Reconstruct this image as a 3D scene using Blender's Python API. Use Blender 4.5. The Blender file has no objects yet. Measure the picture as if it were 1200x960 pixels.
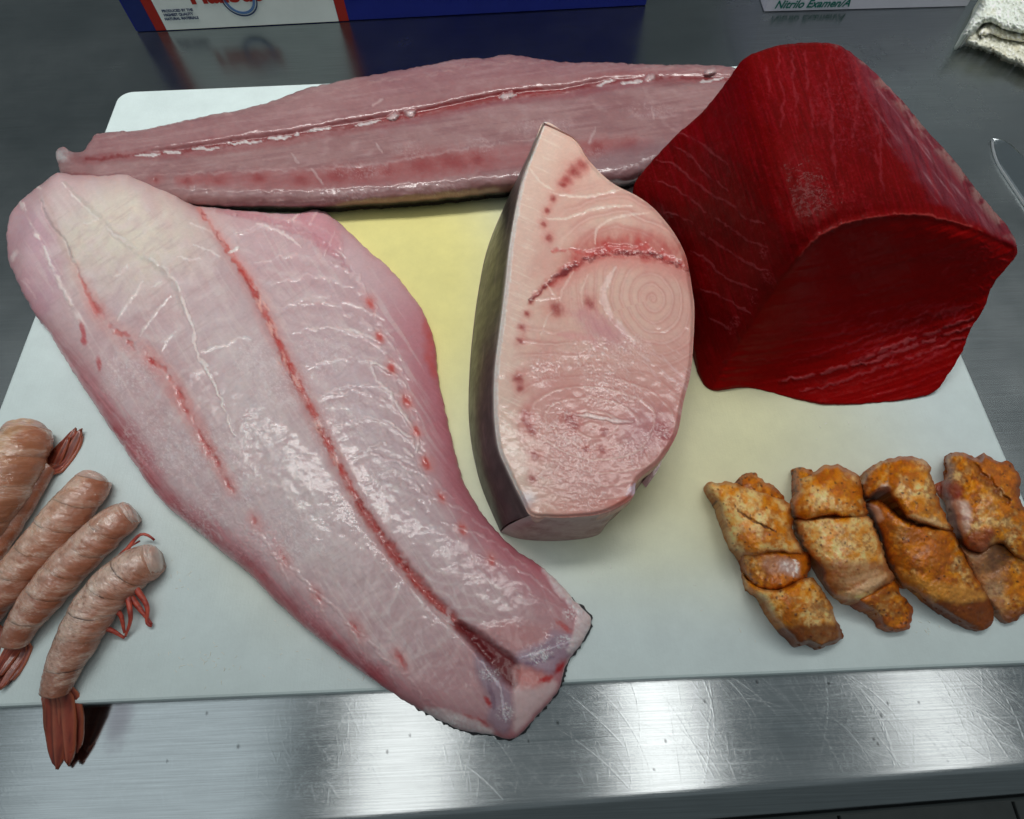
import bpy, math
import numpy as np
from mathutils import Matrix, Vector

# ------------------------------------------------------------------ camera
F_PX, ROLL, HB, ZB = 720.0, math.radians(2.43), 0.3386, 0.015   # focal (px of a 1200 px wide frame), roll, camera above board, board thickness
PITCH = math.atan(1427.0 / F_PX)
_F = np.array([0, math.cos(PITCH), -math.sin(PITCH)])
_R0 = np.array([1.0, 0, 0]); _U0 = np.array([0, math.sin(PITCH), math.cos(PITCH)])
_R = math.cos(ROLL) * _R0 - math.sin(ROLL) * _U0
_U = math.sin(ROLL) * _R0 + math.cos(ROLL) * _U0
CAM = np.array([0, 0, ZB + HB])
scene = bpy.context.scene
col = scene.collection
cd = bpy.data.cameras.new('camera'); cam = bpy.data.objects.new('camera', cd); col.objects.link(cam)
cd.sensor_width = 36.0; cd.lens = 36.0 * F_PX / 1200.0; cd.clip_start = 0.01; cd.clip_end = 100
cam.matrix_world = Matrix(((_R[0], _U[0], -_F[0], CAM[0]), (_R[1], _U[1], -_F[1], CAM[1]), (_R[2], _U[2], -_F[2], CAM[2]), (0, 0, 0, 1)))
scene.camera = cam
# ------------------------------------------------------------------ world, lamps, exposure
w = bpy.data.worlds.new('World'); scene.world = w; w.use_nodes = True
w.node_tree.nodes['Background'].inputs[0].default_value = (0.80, 0.95, 1.0, 1)
w.node_tree.nodes['Background'].inputs[1].default_value = 0.10
def lamp(x, y, sx, sy, power, c=(1, 0.98, 0.95), z=1.55, spread=180):
    l = bpy.data.lights.new('area_lamp', 'AREA'); l.shape = 'RECTANGLE'; l.size = sx; l.size_y = sy
    l.energy = power; l.color = c; l.spread = math.radians(spread)
    o = bpy.data.objects.new('area_lamp', l); col.objects.link(o); o.location = (x, y, z); return o
lamp(-0.42, 0.54, 0.9, 0.20, 2.0, (1, 0.985, 0.95), 1.12, 72)      # two key lamps, added overhead, spread narrowed to dim the board front
lamp(0.52, 0.54, 0.9, 0.20, 1.85, (1, 0.985, 0.95), 1.12, 72)
lamp(-0.33, 0.05, 0.28, 0.9, 1.3)                                                            # fixtures mirrored in the steel edge
lamp(0.37, 0.05, 0.22, 0.9, 1.35)
lamp(1.12, 0.05, 0.24, 0.9, 1.1)
lamp(-1.05, 0.05, 0.75, 0.9, 1.2, (0.88, 0.97, 1.0))
lamp(0.0, 0.35, 5.2, 2.6, 3.3, (0.85, 0.95, 1.0), 1.75)                                      # broad fill lamp added in place of light off a pale ceiling
lamp(1.85, 2.55, 1.4, 0.9, 0.9, (0.9, 0.97, 1.0))                       # far lamp added to lighten the steel at back right
vs = scene.view_settings
vs.view_transform = 'Standard'; vs.look = 'None'; vs.exposure = 0.0; vs.gamma = 1.0; vs.use_curve_mapping = False

# ------------------------------------------------------------------ helpers
def rays(px, py):
    px = np.asarray(px, float); py = np.asarray(py, float)
    return _F + ((px - 600) / F_PX)[..., None] * _R - ((py - 480) / F_PX)[..., None] * _U
def un(px, py, z):                       # point of the place seen at (px,py), z metres above the board top
    d = rays(px, py); t = (np.asarray(z, float) - HB) / d[..., 2]
    return CAM + t[..., None] * d
def un_plane(px, py, P0, N):
    d = rays(px, py); t = ((np.asarray(P0) - CAM) @ np.asarray(N)) / (d @ np.asarray(N))
    return CAM + t[..., None] * d
def lin(c, k=1.0):
    c = np.asarray(c, float) / 255.0
    return np.clip(np.where(c <= 0.04045, c / 12.92, ((c + 0.055) / 1.055) ** 2.4) * k, 0, 0.92)
K = 1.0
def sstep(x, a=0.0, b=1.0):
    t = np.clip((x - a) / (b - a), 0, 1); return t * t * (3 - 2 * t)
def _hash(i, j, s):
    n = (i.astype(np.int64) * 374761393 + j.astype(np.int64) * 668265263 + s * 974711) & 0x7fffffff
    n = ((n ^ (n >> 13)) * 1274126177) & 0x7fffffff
    n = ((n ^ (n >> 15)) * 2246822519) & 0x7fffffff
    return ((n ^ (n >> 16)) & 0xffff) / 65535.0
def vnoise(x, y, s=0):
    i = np.floor(x); j = np.floor(y); fx = x - i; fy = y - j
    fx = fx * fx * (3 - 2 * fx); fy = fy * fy * (3 - 2 * fy)
    a = _hash(i, j, s); b = _hash(i + 1, j, s); c = _hash(i, j + 1, s); d = _hash(i + 1, j + 1, s)
    return (a * (1 - fx) + b * fx) * (1 - fy) + (c * (1 - fx) + d * fx) * fy
def fbm(x, y, s=0, o=4):
    r = 0; a = 0.5; t = 0
    for k in range(o):
        r = r + a * vnoise(x, y, s + k * 17); t += a; a *= 0.55; x = x * 2.03 + 3.1; y = y * 2.03 + 1.7
    return r / t
def rotn(x, y, ang, lx, ly, s=0, o=3):   # noise stretched along a direction (ang in image degrees, y down)
    a = math.radians(ang); u = x * math.cos(a) + y * math.sin(a); v = -x * math.sin(a) + y * math.cos(a)
    return fbm(u / lx, v / ly, s, o)
def catmull(P, step=3.0, closed=True):
    P = np.asarray(P, float); n = len(P); out = []
    rng = range(n) if closed else range(n - 1)
    for i in rng:
        p1 = P[i]; p2 = P[(i + 1) % n]
        p0 = P[i - 1] if (closed or i > 0) else 2 * p1 - p2
        p3 = P[(i + 2) % n] if (closed or i + 2 < n) else 2 * p2 - p1
        m = max(1, int(np.linalg.norm((p2 - p1)[:2]) / step))
        t = (np.arange(m) / m)[:, None]
        out.append(0.5 * (2 * p1 + (p2 - p0) * t + (2 * p0 - 5 * p1 + 4 * p2 - p3) * t ** 2 + (3 * p1 - p0 - 3 * p2 + p3) * t ** 3))
    if not closed: out.append(P[-1:])
    return np.vstack(out)
def resample(P, n):
    P = catmull(P, 2.0, False); s = np.r_[0, np.cumsum(np.linalg.norm(np.diff(P[:, :2], axis=0), axis=1))]
    t = np.linspace(0, s[-1], n)
    return np.stack([np.interp(t, s, P[:, k]) for k in range(P.shape[1])], 1)
def inside(X, Y, poly):
    r = np.zeros(X.shape, bool); n = len(poly)
    x0 = poly[:, 0]; y0 = poly[:, 1]; x1 = np.roll(x0, -1); y1 = np.roll(y0, -1)
    for a, b, c, d in zip(x0, y0, x1, y1):
        if b == d: continue
        m = (Y >= min(b, d)) & (Y < max(b, d))
        if m.any(): r[m] ^= X[m] < (c - a) * (Y[m] - b) / (d - b) + a
    return r
def pdist(X, Y, pts, closed=False, want=False):   # distance to a polyline, and how far along it (0..1)
    pts = np.asarray(pts, float); 
    if closed: pts = np.vstack([pts, pts[:1]])
    L = np.r_[0, np.cumsum(np.linalg.norm(np.diff(pts, axis=0), axis=1))]; L = L / max(L[-1], 1e-9)
    D = np.full(X.shape, 1e9); T = np.zeros(X.shape); QX = np.zeros(X.shape); QY = np.zeros(X.shape); S = np.zeros(X.shape)
    for k in range(len(pts) - 1):
        ax, ay = pts[k]; bx, by = pts[k + 1]; dx = bx - ax; dy = by - ay; q = dx * dx + dy * dy + 1e-12
        t = np.clip(((X - ax) * dx + (Y - ay) * dy) / q, 0, 1)
        cx = ax + t * dx; cy = ay + t * dy; d = (X - cx) ** 2 + (Y - cy) ** 2
        m = d < D; D[m] = d[m]; T[m] = (L[k] + t * (L[k + 1] - L[k]))[m]
        if want: QX[m] = cx[m]; QY[m] = cy[m]
    return (np.sqrt(D), T, QX, QY) if want else (np.sqrt(D), T)
def tps(pts, reg=1e-4):
    P = np.asarray(pts, float); n = len(P); sc = 100.0
    def ker(r2): return np.where(r2 > 1e-12, r2 * np.log(np.maximum(r2, 1e-12)), 0) * 0.5
    x = P[:, 0] / sc; y = P[:, 1] / sc
    A = np.zeros((n + 3, n + 3)); A[:n, :n] = ker((x[:, None] - x) ** 2 + (y[:, None] - y) ** 2) + reg * np.eye(n)
    A[:n, n] = 1; A[:n, n + 1] = x; A[:n, n + 2] = y; A[n:, :n] = A[:n, n:].T
    c = np.linalg.solve(A, np.r_[P[:, 2], 0, 0, 0])
    def f(X, Y):
        r = c[n] + c[n + 1] * X / sc + c[n + 2] * Y / sc
        for i in range(n): r = r + c[i] * ker((X / sc - x[i]) ** 2 + (Y / sc - y[i]) ** 2)
        return r
    return f

class Paint:
    def __init__(s, X, Y, base):
        s.X = X; s.Y = Y; s.C = np.tile(lin(base, K), (len(X), 1)); s.H = np.zeros(len(X))
        s.WX = X + 3.2 * (fbm(X / 4.5, Y / 4.5, 71, 3) - .5); s.WY = Y + 3.2 * (fbm(X / 4.5, Y / 4.5, 72, 3) - .5); s.G = fbm(X / 2.6, Y / 2.6, 73, 2)
    def blend(s, rgb, m):
        m = np.clip(m, 0, 1)[:, None]; s.C = s.C * (1 - m) + lin(rgb, K) * m
    def near(s, pts, pad):
        pts = np.asarray(pts); a = pts.min(0) - pad; b = pts.max(0) + pad
        return np.nonzero((s.X > a[0]) & (s.X < b[0]) & (s.Y > a[1]) & (s.Y < b[1]))[0]
    def line(s, pts, wd, rgb, st=1.0, soft=None, brk=0.0, h=0.0, taper=True, wob=0.0, seed=0, curve=True):
        soft = soft or max(1.0, wd * 0.6); pts = catmull(pts, 6, False) if curve else np.asarray(pts, float)
        i = s.near(pts, wd + 3 * soft + 4)
        if not len(i): return
        x = s.WX[i]; y = s.WY[i]
        if wob: x, y = x + wob * (fbm(x / 9, y / 9, seed + 5, 2) - .5) * 2, y + wob * (fbm(x / 9, y / 9, seed + 9, 2) - .5) * 2
        d, t = pdist(x, y, pts)
        wl = wd * (np.clip(np.minimum(t, 1 - t) * 5, 0.15, 1) if taper else 1)
        m = (1 - sstep(d, wl * 0.5, wl * 0.5 + soft)) * (.7 + .6 * (s.G[i] - .25)).clip(0, 1)
        if brk: m = m * sstep(fbm(s.X[i] / 11, s.Y[i] / 11, seed + 31, 3), brk - .12, brk + .12)
        s.H[i] += h * m
        m = (m * st)[:, None]; s.C[i] = s.C[i] * (1 - m) + lin(rgb, K) * m
    def spot(s, x, y, rx, ry, ang, rgb, st=1.0, soft=0.6, h=0.0, seed=0):
        i = s.near([(x, y)], max(rx, ry) * (1.5 + soft) + 2)
        if not len(i): return
        a = math.radians(ang); dx = s.WX[i] - x; dy = s.WY[i] - y
        u = (dx * math.cos(a) + dy * math.sin(a)) / rx; v = (-dx * math.sin(a) + dy * math.cos(a)) / ry
        r = np.hypot(u, v) * (1 + 0.5 * (fbm(s.X[i] / 5, s.Y[i] / 5, seed, 2) - .5)); m = (1 - sstep(r, 1 - soft, 1 + soft)) * (.65 + .7 * s.G[i]).clip(0, 1)
        s.H[i] += h * m; m = (m * st)[:, None]; s.C[i] = s.C[i] * (1 - m) + lin(rgb, K) * m
    def poly(s, pts, rgb, st=1.0, soft=3.0, h=0.0):
        P = catmull(pts, 4); i = s.near(P, soft * 3)
        if not len(i): return
        d, _ = pdist(s.WX[i], s.WY[i], P, True); d = np.where(inside(s.WX[i], s.WY[i], P), d, -d)
        m = sstep(d, -soft, soft); s.H[i] += h * m; m = (m * st)[:, None]; s.C[i] = s.C[i] * (1 - m) + lin(rgb, K) * m

def glint_flecks(p, cx, cy, r, st=.5, rgb=(236, 222, 220), sc=3.2, h=.0004, ry=None, seed=0):  # pale flecks for torn fibres and wet glints, put into the colour
    ry = ry or r; i = p.near([(cx, cy)], max(r, ry) * 2.0)
    if not len(i): return
    x = p.X[i]; y = p.Y[i]; g = np.exp(-((x - cx) / r) ** 2 - ((y - cy) / ry) ** 2)
    n = fbm(x / sc, y / sc, seed + 80, 3); cl = sstep(g * (.45 + fbm(x / 11, y / 11, seed + 81, 3)), .30, .85)
    m = (.55 * sstep(1 - np.abs(2 * n - 1) * 3.4, .5, .98) + .6 * sstep(vnoise(x / 1.5, y / 1.5, seed + 82), .66, .95) + .25 * sstep(vnoise(x / 4.5, y / 2.6, seed + 83), .55, .9)) * cl
    p.H[i] += h * .7 * m; m = np.clip(m * st, 0, 1)[:, None]; p.C[i] = p.C[i] * (1 - m) + lin(rgb, K) * m

def put_mesh(name, V, faces, mat, parent=None, C=None, attrs=None, smooth=True, origin=None, ngons=()):
    """V (n,3) world points; faces (m,4) quads with -1 in the last column for triangles; ngons: lists"""
    V = np.asarray(V, float); o0 = np.zeros(3) if origin is None else np.asarray(origin, float)
    fl = np.asarray(faces, int)
    me = bpy.data.meshes.new(name)
    lists = [list(f[f >= 0]) for f in fl] + [list(g) for g in ngons] if (len(ngons) or (fl.size and (fl < 0).any())) else None
    if lists is None:
        me.vertices.add(len(V)); me.vertices.foreach_set('co', (V - o0).ravel())
        me.loops.add(fl.size); me.loops.foreach_set('vertex_index', fl.ravel())
        me.polygons.add(len(fl)); me.polygons.foreach_set('loop_start', np.arange(len(fl)) * fl.shape[1])
    else:
        cnt = np.array([len(q) for q in lists]); flat = np.concatenate([np.asarray(q) for q in lists])
        me.vertices.add(len(V)); me.vertices.foreach_set('co', (V - o0).ravel())
        me.loops.add(len(flat)); me.loops.foreach_set('vertex_index', flat)
        me.polygons.add(len(cnt)); me.polygons.foreach_set('loop_start', np.r_[0, np.cumsum(cnt)[:-1]])
    me.update(calc_edges=True); me.validate()
    me.polygons.foreach_set('use_smooth', np.full(len(me.polygons), bool(smooth)))
    if C is not None and len(me.vertices) == len(C):
        a = me.color_attributes.new('Col', 'FLOAT_COLOR', 'POINT')
        a.data.foreach_set('color', np.c_[C, np.ones(len(C))].ravel())
    for k, v in (attrs or {}).items():
        a = me.attributes.new(k, 'FLOAT', 'POINT'); a.data.foreach_set('value', np.asarray(v, float))
    me.materials.append(mat)
    ob = bpy.data.objects.new(name, me); col.objects.link(ob)
    if parent is not None: ob.parent = parent
    if origin is not None and parent is None: ob.location = o0
    return ob
def thing(name, label, cat, loc, group=None):
    o = bpy.data.objects.new(name, None); col.objects.link(o); o.location = loc; o.empty_display_size = 0.02
    return tag(o, label, cat, group)
def tag(o, label, cat, group=None):
    o['label'] = label; o['category'] = cat
    if group: o['group'] = group
    return o
BX0, BX1, BY0, BY1 = -0.952 * HB, 0.849 * HB, 0.0455 * HB, 1.4455 * HB       # board edges
def droop(P):
    return -0.0115 * sstep(BX0 - P[:, 0] - 0.004, 0, 0.045) - 0.0105 * sstep(BY0 - P[:, 1], 0, 0.045)

def sculpt(name, outline, mat, parent=None, T=0.02, R=25.0, dome=0.0, R2=30.0, gain=1.0, sat=1.0, grain=.10, lo=0.002, hi=0.55, step=1.25, zfun=None, paint=None, base=0.0,
           jag=0.0, jscale=6.0, seed=0, sag=False, smooth_outline=True, bottom=True, attrs=None):
    """a solid whose top follows a traced outline: a fine grid inside it, each point at its own height, side walls and a bottom"""
    poly = catmull(outline, 2.5) if smooth_outline else np.asarray(outline, float)
    if jag:
        tn = np.roll(poly, -1, 0) - np.roll(poly, 1, 0); tn /= np.linalg.norm(tn, axis=1)[:, None] + 1e-9
        s = np.arange(len(poly)) * 2.5
        poly = poly + np.c_[-tn[:, 1], tn[:, 0]] * ((fbm(s / jscale, s * 0 + seed, seed, 3) - .5) * 2 * jag)[:, None]
    a = poly.min(0) - 2 * step; b = poly.max(0) + 2 * step
    xs = np.arange(a[0], b[0], step); ys = np.arange(a[1], b[1], step)
    GX, GY = np.meshgrid(xs, ys); ins = inside(GX, GY, poly)
    cell = ins[:-1, :-1] | ins[1:, :-1] | ins[:-1, 1:] | ins[1:, 1:]
    nx = len(xs); idx = np.arange(GX.size).reshape(GX.shape)
    q = np.stack([idx[:-1, :-1][cell], idx[1:, :-1][cell], idx[1:, 1:][cell], idx[:-1, 1:][cell]], 1)  # seen from above: counter-clockwise
    used = np.unique(q); remap = -np.ones(GX.size, int); remap[used] = np.arange(len(used)); q = remap[q]
    X = GX.ravel()[used].copy(); Y = GY.ravel()[used].copy(); IN = ins.ravel()[used]
    o = ~IN; _, _, qx, qy = pdist(X[o], Y[o], poly, True, True); X[o] = qx; Y[o] = qy
    # soft distance and soft outward direction, from samples of the outline
    sp = poly[::3]; tn = np.roll(poly, -1, 0) - np.roll(poly, 1, 0); tn /= np.linalg.norm(tn, axis=1)[:, None] + 1e-9
    area = 0.5 * np.sum(poly[:, 0] * np.roll(poly[:, 1], -1) - np.roll(poly[:, 0], -1) * poly[:, 1])
    nrm = (np.c_[tn[:, 1], -tn[:, 0]] * (1 if area > 0 else -1))[::3]
    rad = sp - np.array([615.0, 844.0]); rad /= np.linalg.norm(rad, axis=1)[:, None] + 1e-9; away = -np.sum(nrm * rad, 1)      # minus: outline edges turned away from the viewer are positive below
    d2 = np.full(len(X), 1e9); sw = np.full(len(X), 1e-9); sn = np.zeros(len(X))
    seg = np.vstack([sp, sp[:1]])
    for k in range(len(sp)):
        ax, ay = seg[k]; bx, by = seg[k + 1]; dx = bx - ax; dy = by - ay; L = dx * dx + dy * dy + 1e-9
        t = np.clip(((X - ax) * dx + (Y - ay) * dy) / L, 0, 1)
        dd = (X - ax - t * dx) ** 2 + (Y - ay - t * dy) ** 2
        d2 = np.minimum(d2, dd); ww = 1.0 / (dd + 4.0) ** 1.6; sw += ww; sn += ww * away[k]
    d = np.sqrt(d2); d[o] = 0; up = np.clip(-sn / sw, 0, 1)
    pt = Paint(X, Y, (200, 200, 200)); pt.d = d; pt.up = up
    if zfun is not None: Z = zfun(X, Y, d, up)
    else:
        prof = np.sqrt(np.clip(1 - (1 - np.clip(d / R, 0, 1)) ** 2, 0, 1)); ze = lo + (hi * T - lo) * up
        Tt = T * (1 - dome + dome * np.sqrt(np.clip(1 - (1 - np.clip(d / R2, 0, 1)) ** 2, 0, 1))); Z = ze + np.maximum(Tt - ze, 0) * prof
    if paint is not None:
        paint(pt); Z = Z + pt.H; pt.C = np.clip(pt.C * (gain * (1 + grain * (.5 * (pt.G - .5) + (fbm(X / 7, Y / 7, 91, 2) - .5))))[:, None], 0, .9); lu = pt.C @ np.array([.25, .6, .15]); pt.C = np.clip(lu[:, None] + (pt.C - lu[:, None]) * sat, 0.001, .9)
    Z = np.maximum(Z, base + 0.0006)
    P = un(X, Y, Z); zb = np.full(len(X), base)
    if sag:
        dz = droop(P); P = un(X, Y, Z + dz); dz = droop(P); P = un(X, Y, Z + dz); zb = zb + dz
    # boundary loops
    e = np.concatenate([q[:, [0, 1]], q[:, [1, 2]], q[:, [2, 3]], q[:, [3, 0]]]); key = e.min(1).astype(np.int64) * len(X) + e.max(1)
    _, inv, cnt = np.unique(key, return_inverse=True, return_counts=True); be = e[cnt[inv] == 1]
    nxt = {}
    for s0, s1 in be: nxt.setdefault(int(s0), []).append(int(s1))
    loops = []
    while nxt:
        s0 = next(iter(nxt)); cur = s0; lp = []
        while cur in nxt:
            lp.append(cur); l = nxt[cur]; n2 = l.pop()
            if not l: del nxt[cur]
            cur = n2
            if cur == s0: break
        if len(lp) > 8: loops.append(lp)
    V = [P]; C = [pt.C]; faces = [q]; n = len(P); ng = []
    for lp in loops:
        lp = np.array(lp); m = len(lp); prev = lp
        for fr in (0.6, 0.25, 0.0):
            W = P[lp].copy(); zz = zb[lp] + ZB; W[:, 2] = zz + (P[lp][:, 2] - zz) * fr
            V.append(W); C.append(pt.C[lp]); cur = np.arange(n, n + m); n += m
            faces.append(np.stack([prev, cur, np.roll(cur, -1), np.roll(prev, -1)], 1)[:, ::1]); prev = cur
        if bottom: ng.append(list(prev[::-1]))
    ob = put_mesh(name, np.vstack(V), np.vstack(faces), mat, parent, np.vstack(C), origin=(parent.location if parent is not None else np.append(np.mean(P, 0)[:2], ZB + base)), ngons=ng)
    return ob

# ------------------------------------------------------------------ materials
def nodes_of(name):
    m = bpy.data.materials.new(name); m.use_nodes = True; nt = m.node_tree; return m, nt, nt.nodes['Principled BSDF']
def N(nt, t, **kw):
    n = nt.nodes.new(t)
    for k, v in kw.items():
        if k.startswith('i_'): n.inputs[k[2:].replace('_', ' ')].default_value = v
        else: setattr(n, k, v)
    return n
def flesh(name, rough=0.42, coat=0.4, coat_rough=0.16, sss=0.12, rad=(1.0, 0.35, 0.25), sscale=0.004, scale=520, bump=0.25, dist=0.0006, spec=0.5, scale2=130, cb=0.3, cscale=70, cdist=0.002):
    m, nt, b = nodes_of(name); L = nt.links.new
    at = N(nt, 'ShaderNodeVertexColor', layer_name='Col'); tc = N(nt, 'ShaderNodeTexCoord')
    n1 = N(nt, 'ShaderNodeTexNoise', i_Scale=scale, i_Detail=4.0, i_Roughness=0.65); n2 = N(nt, 'ShaderNodeTexNoise', i_Scale=scale2, i_Detail=3.0)
    L(tc.outputs['Object'], n1.inputs['Vector']); L(tc.outputs['Object'], n2.inputs['Vector'])
    hs = N(nt, 'ShaderNodeMapRange'); hs.inputs[1].default_value = 0.25; hs.inputs[2].default_value = 0.75; hs.inputs[3].default_value = 0.94; hs.inputs[4].default_value = 1.06
    L(n1.outputs['Fac'], hs.inputs[0])
    vm = N(nt, 'ShaderNodeVectorMath', operation='SCALE'); L(at.outputs['Color'], vm.inputs[0]); L(hs.outputs[0], vm.inputs['Scale'])
    L(vm.outputs[0], b.inputs['Base Color'])
    mr = N(nt, 'ShaderNodeMapRange'); mr.inputs[1].default_value = 0.3; mr.inputs[2].default_value = 0.7; mr.inputs[3].default_value = rough - 0.1; mr.inputs[4].default_value = rough + 0.12
    L(n2.outputs['Fac'], mr.inputs[0]); L(mr.outputs[0], b.inputs['Roughness'])
    bp = N(nt, 'ShaderNodeBump', i_Strength=bump, i_Distance=dist); ad = N(nt, 'ShaderNodeMath', operation='MULTIPLY_ADD'); ad.inputs[1].default_value = 1.6
    h1 = N(nt, 'ShaderNodeMath', operation='MULTIPLY'); h1.inputs[1].default_value = .45; L(n1.outputs['Fac'], h1.inputs[0]); L(n2.outputs['Fac'], ad.inputs[0]); L(h1.outputs[0], ad.inputs[2]); L(ad.outputs[0], bp.inputs['Height']); L(bp.outputs[0], b.inputs['Normal'])
    n3 = N(nt, 'ShaderNodeTexNoise', i_Scale=cscale, i_Detail=3.0, i_Roughness=.55, i_Distortion=.8); L(tc.outputs['Object'], n3.inputs['Vector']); bp2 = N(nt, 'ShaderNodeBump', i_Strength=cb, i_Distance=cdist); L(n3.outputs['Fac'], bp2.inputs['Height']); L(bp2.outputs[0], b.inputs['Coat Normal'])
    b.inputs['Coat Weight'].default_value = coat; b.inputs['Coat Roughness'].default_value = coat_rough
    b.inputs['Subsurface Weight'].default_value = sss; b.inputs['Subsurface Radius'].default_value = rad; b.inputs['Subsurface Scale'].default_value = sscale
    b.inputs['Specular IOR Level'].default_value = spec
    return m
def plain(name, rgb, rough=0.5, metal=0.0, noise=0.12, scale=120, bump=0.1, dist=0.0005, coat=0.0):
    m, nt, b = nodes_of(name); L = nt.links.new
    tc = N(nt, 'ShaderNodeTexCoord'); n1 = N(nt, 'ShaderNodeTexNoise', i_Scale=scale, i_Detail=5.0, i_Roughness=0.6); L(tc.outputs['Object'], n1.inputs['Vector'])
    mx = N(nt, 'ShaderNodeMix', data_type='RGBA'); c = lin(rgb, 1.0)
    mx.inputs[6].default_value = (*np.clip(c * (1 - noise), 0, 1), 1); mx.inputs[7].default_value = (*np.clip(c * (1 + noise), 0, 1), 1)
    L(n1.outputs['Fac'], mx.inputs[0]); L(mx.outputs[2], b.inputs['Base Color'])
    bp = N(nt, 'ShaderNodeBump', i_Strength=bump, i_Distance=dist); L(n1.outputs['Fac'], bp.inputs['Height']); L(bp.outputs[0], b.inputs['Normal'])
    b.inputs['Specular IOR Level'].default_value = .3; b.inputs['Roughness'].default_value = rough; b.inputs['Metallic'].default_value = metal; b.inputs['Coat Weight'].default_value = coat
    return m
def steel(name, painted=False):
    m, nt, b = nodes_of(name); L = nt.links.new
    tc = N(nt, 'ShaderNodeTexCoord'); mp = N(nt, 'ShaderNodeMapping'); mp.inputs['Scale'].default_value = (6, 420, 6); L(tc.outputs['Object'], mp.inputs['Vector'])
    br = N(nt, 'ShaderNodeTexNoise', i_Scale=3.0, i_Detail=6.0, i_Roughness=0.7); L(mp.outputs[0], br.inputs['Vector'])
    cl = N(nt, 'ShaderNodeTexNoise', i_Scale=9.0, i_Detail=5.0, i_Roughness=0.6); L(tc.outputs['Object'], cl.inputs['Vector'])
    mr = N(nt, 'ShaderNodeMapRange'); mr.inputs[1].default_value = 0.3; mr.inputs[2].default_value = 0.7; mr.inputs[3].default_value = 0.09 if painted else 0.20; mr.inputs[4].default_value = 0.15 if painted else 0.30
    L(cl.outputs['Fac'], mr.inputs[0])
    cr = N(nt, 'ShaderNodeMapRange'); cr.inputs[1].default_value = 0.3; cr.inputs[2].default_value = 0.7; cr.inputs[3].default_value = 0.80; cr.inputs[4].default_value = 1.1
    L(br.outputs['Fac'], cr.inputs[0])
    vm = N(nt, 'ShaderNodeVectorMath', operation='SCALE'); vm.inputs[0].default_value = (0.50, 0.535, 0.545) if painted else (0.34, 0.375, 0.385); L(cr.outputs[0], vm.inputs['Scale'])
    bp = N(nt, 'ShaderNodeBump', i_Strength=0.12 if painted else 0.03, i_Distance=0.0002); L(br.outputs['Fac'], bp.inputs['Height'])
    b.inputs['Metallic'].default_value = 1.0
    if painted:
        sc = N(nt, 'ShaderNodeAttribute', attribute_name='scr'); st = N(nt, 'ShaderNodeVertexColor', layer_name='Col')
        mu = N(nt, 'ShaderNodeVectorMath', operation='MULTIPLY'); L(vm.outputs[0], mu.inputs[0]); L(st.outputs['Color'], mu.inputs[1]); L(mu.outputs[0], b.inputs['Base Color'])
        ra = N(nt, 'ShaderNodeMath', operation='MULTIPLY_ADD'); ra.inputs[1].default_value = 0.15; L(sc.outputs['Fac'], ra.inputs[0]); L(mr.outputs[0], ra.inputs[2]); L(ra.outputs[0], b.inputs['Roughness'])
        b2 = N(nt, 'ShaderNodeBump', i_Strength=0.11, i_Distance=0.00025); L(sc.outputs['Fac'], b2.inputs['Height']); L(bp.outputs[0], b2.inputs['Normal']); L(b2.outputs[0], b.inputs['Normal'])
    else:
        L(vm.outputs[0], b.inputs['Base Color']); L(mr.outputs[0], b.inputs['Roughness']); L(bp.outputs[0], b.inputs['Normal'])
    b.inputs['Anisotropic'].default_value = 0.35
    return m

# ------------------------------------------------------------------ setting: counter, floor
def box_mesh(name, x0, x1, y0, y1, z0, z1, mat, parent=None, bev=0.0, origin=None):
    import bmesh
    bm = bmesh.new(); bmesh.ops.create_cube(bm, size=1.0)
    for v in bm.verts: v.co = Vector(((x0 + x1) / 2 + v.co.x * (x1 - x0), (y0 + y1) / 2 + v.co.y * (y1 - y0), (z0 + z1) / 2 + v.co.z * (z1 - z0)))
    if bev: bmesh.ops.bevel(bm, geom=bm.edges[:], offset=bev, segments=3, profile=0.6, affect='EDGES')
    o0 = Vector(origin) if origin is not None else Vector((0, 0, 0))
    for v in bm.verts: v.co -= o0
    me = bpy.data.meshes.new(name); bm.to_mesh(me); bm.free(); me.materials.append(mat)
    ob = bpy.data.objects.new(name, me); col.objects.link(ob)
    if parent is not None: ob.parent = parent
    elif origin is not None: ob.location = o0
    return ob
SEAM = 0.055
steel_rear = steel('brushed_steel')
V = np.array([[-1.6, SEAM, 0], [1.6, SEAM, 0], [1.6, 1.5, 0], [-1.6, 1.5, 0], [-1.6, SEAM, -0.03], [1.6, SEAM, -0.03], [1.6, 1.5, -0.03], [-1.6, 1.5, -0.03]])
counter = put_mesh('steel_counter', V, [[0, 1, 2, 3], [7, 6, 5, 4], [1, 5, 6, 2], [2, 6, 7, 3], [3, 7, 4, 0]], steel_rear, smooth=False)
counter['kind'] = 'structure'
# front strip: worn and scratched, with the rolled front edge
E0 = un(640, 936, -ZB); E1 = un(1200, 891, -ZB); slope = (E1[1] - E0[1]) / (E1[0] - E0[0])
xs = np.arange(-0.62, 0.62, 0.00062); sy = np.linspace(0, 1, 150)
ye = E0[1] + slope * (xs - E0[0])
GX = np.tile(xs, (len(sy), 1)); GY = SEAM + (ye[None] - SEAM) * sy[:, None]; GZ = np.zeros_like(GX)
roll = [(math.radians(a), 0.019) for a in (6, 12, 19, 27, 36, 45, 54, 63, 72, 81, 90)]
RX = [GX]; RY = [GY]; RZ = [GZ]
for a, r in roll:
    RX.append(xs[None]); RY.append((ye - r * math.sin(a))[None]); RZ.append(np.full((1, len(xs)), -r * (1 - math.cos(a))))
RX.append(xs[None]); RY.append((ye - 0.019)[None]); RZ.append(np.full((1, len(xs)), -0.055))
RX.append(xs[None]); RY.append((ye + 0.01)[None]); RZ.append(np.full((1, len(xs)), -0.055))
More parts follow.
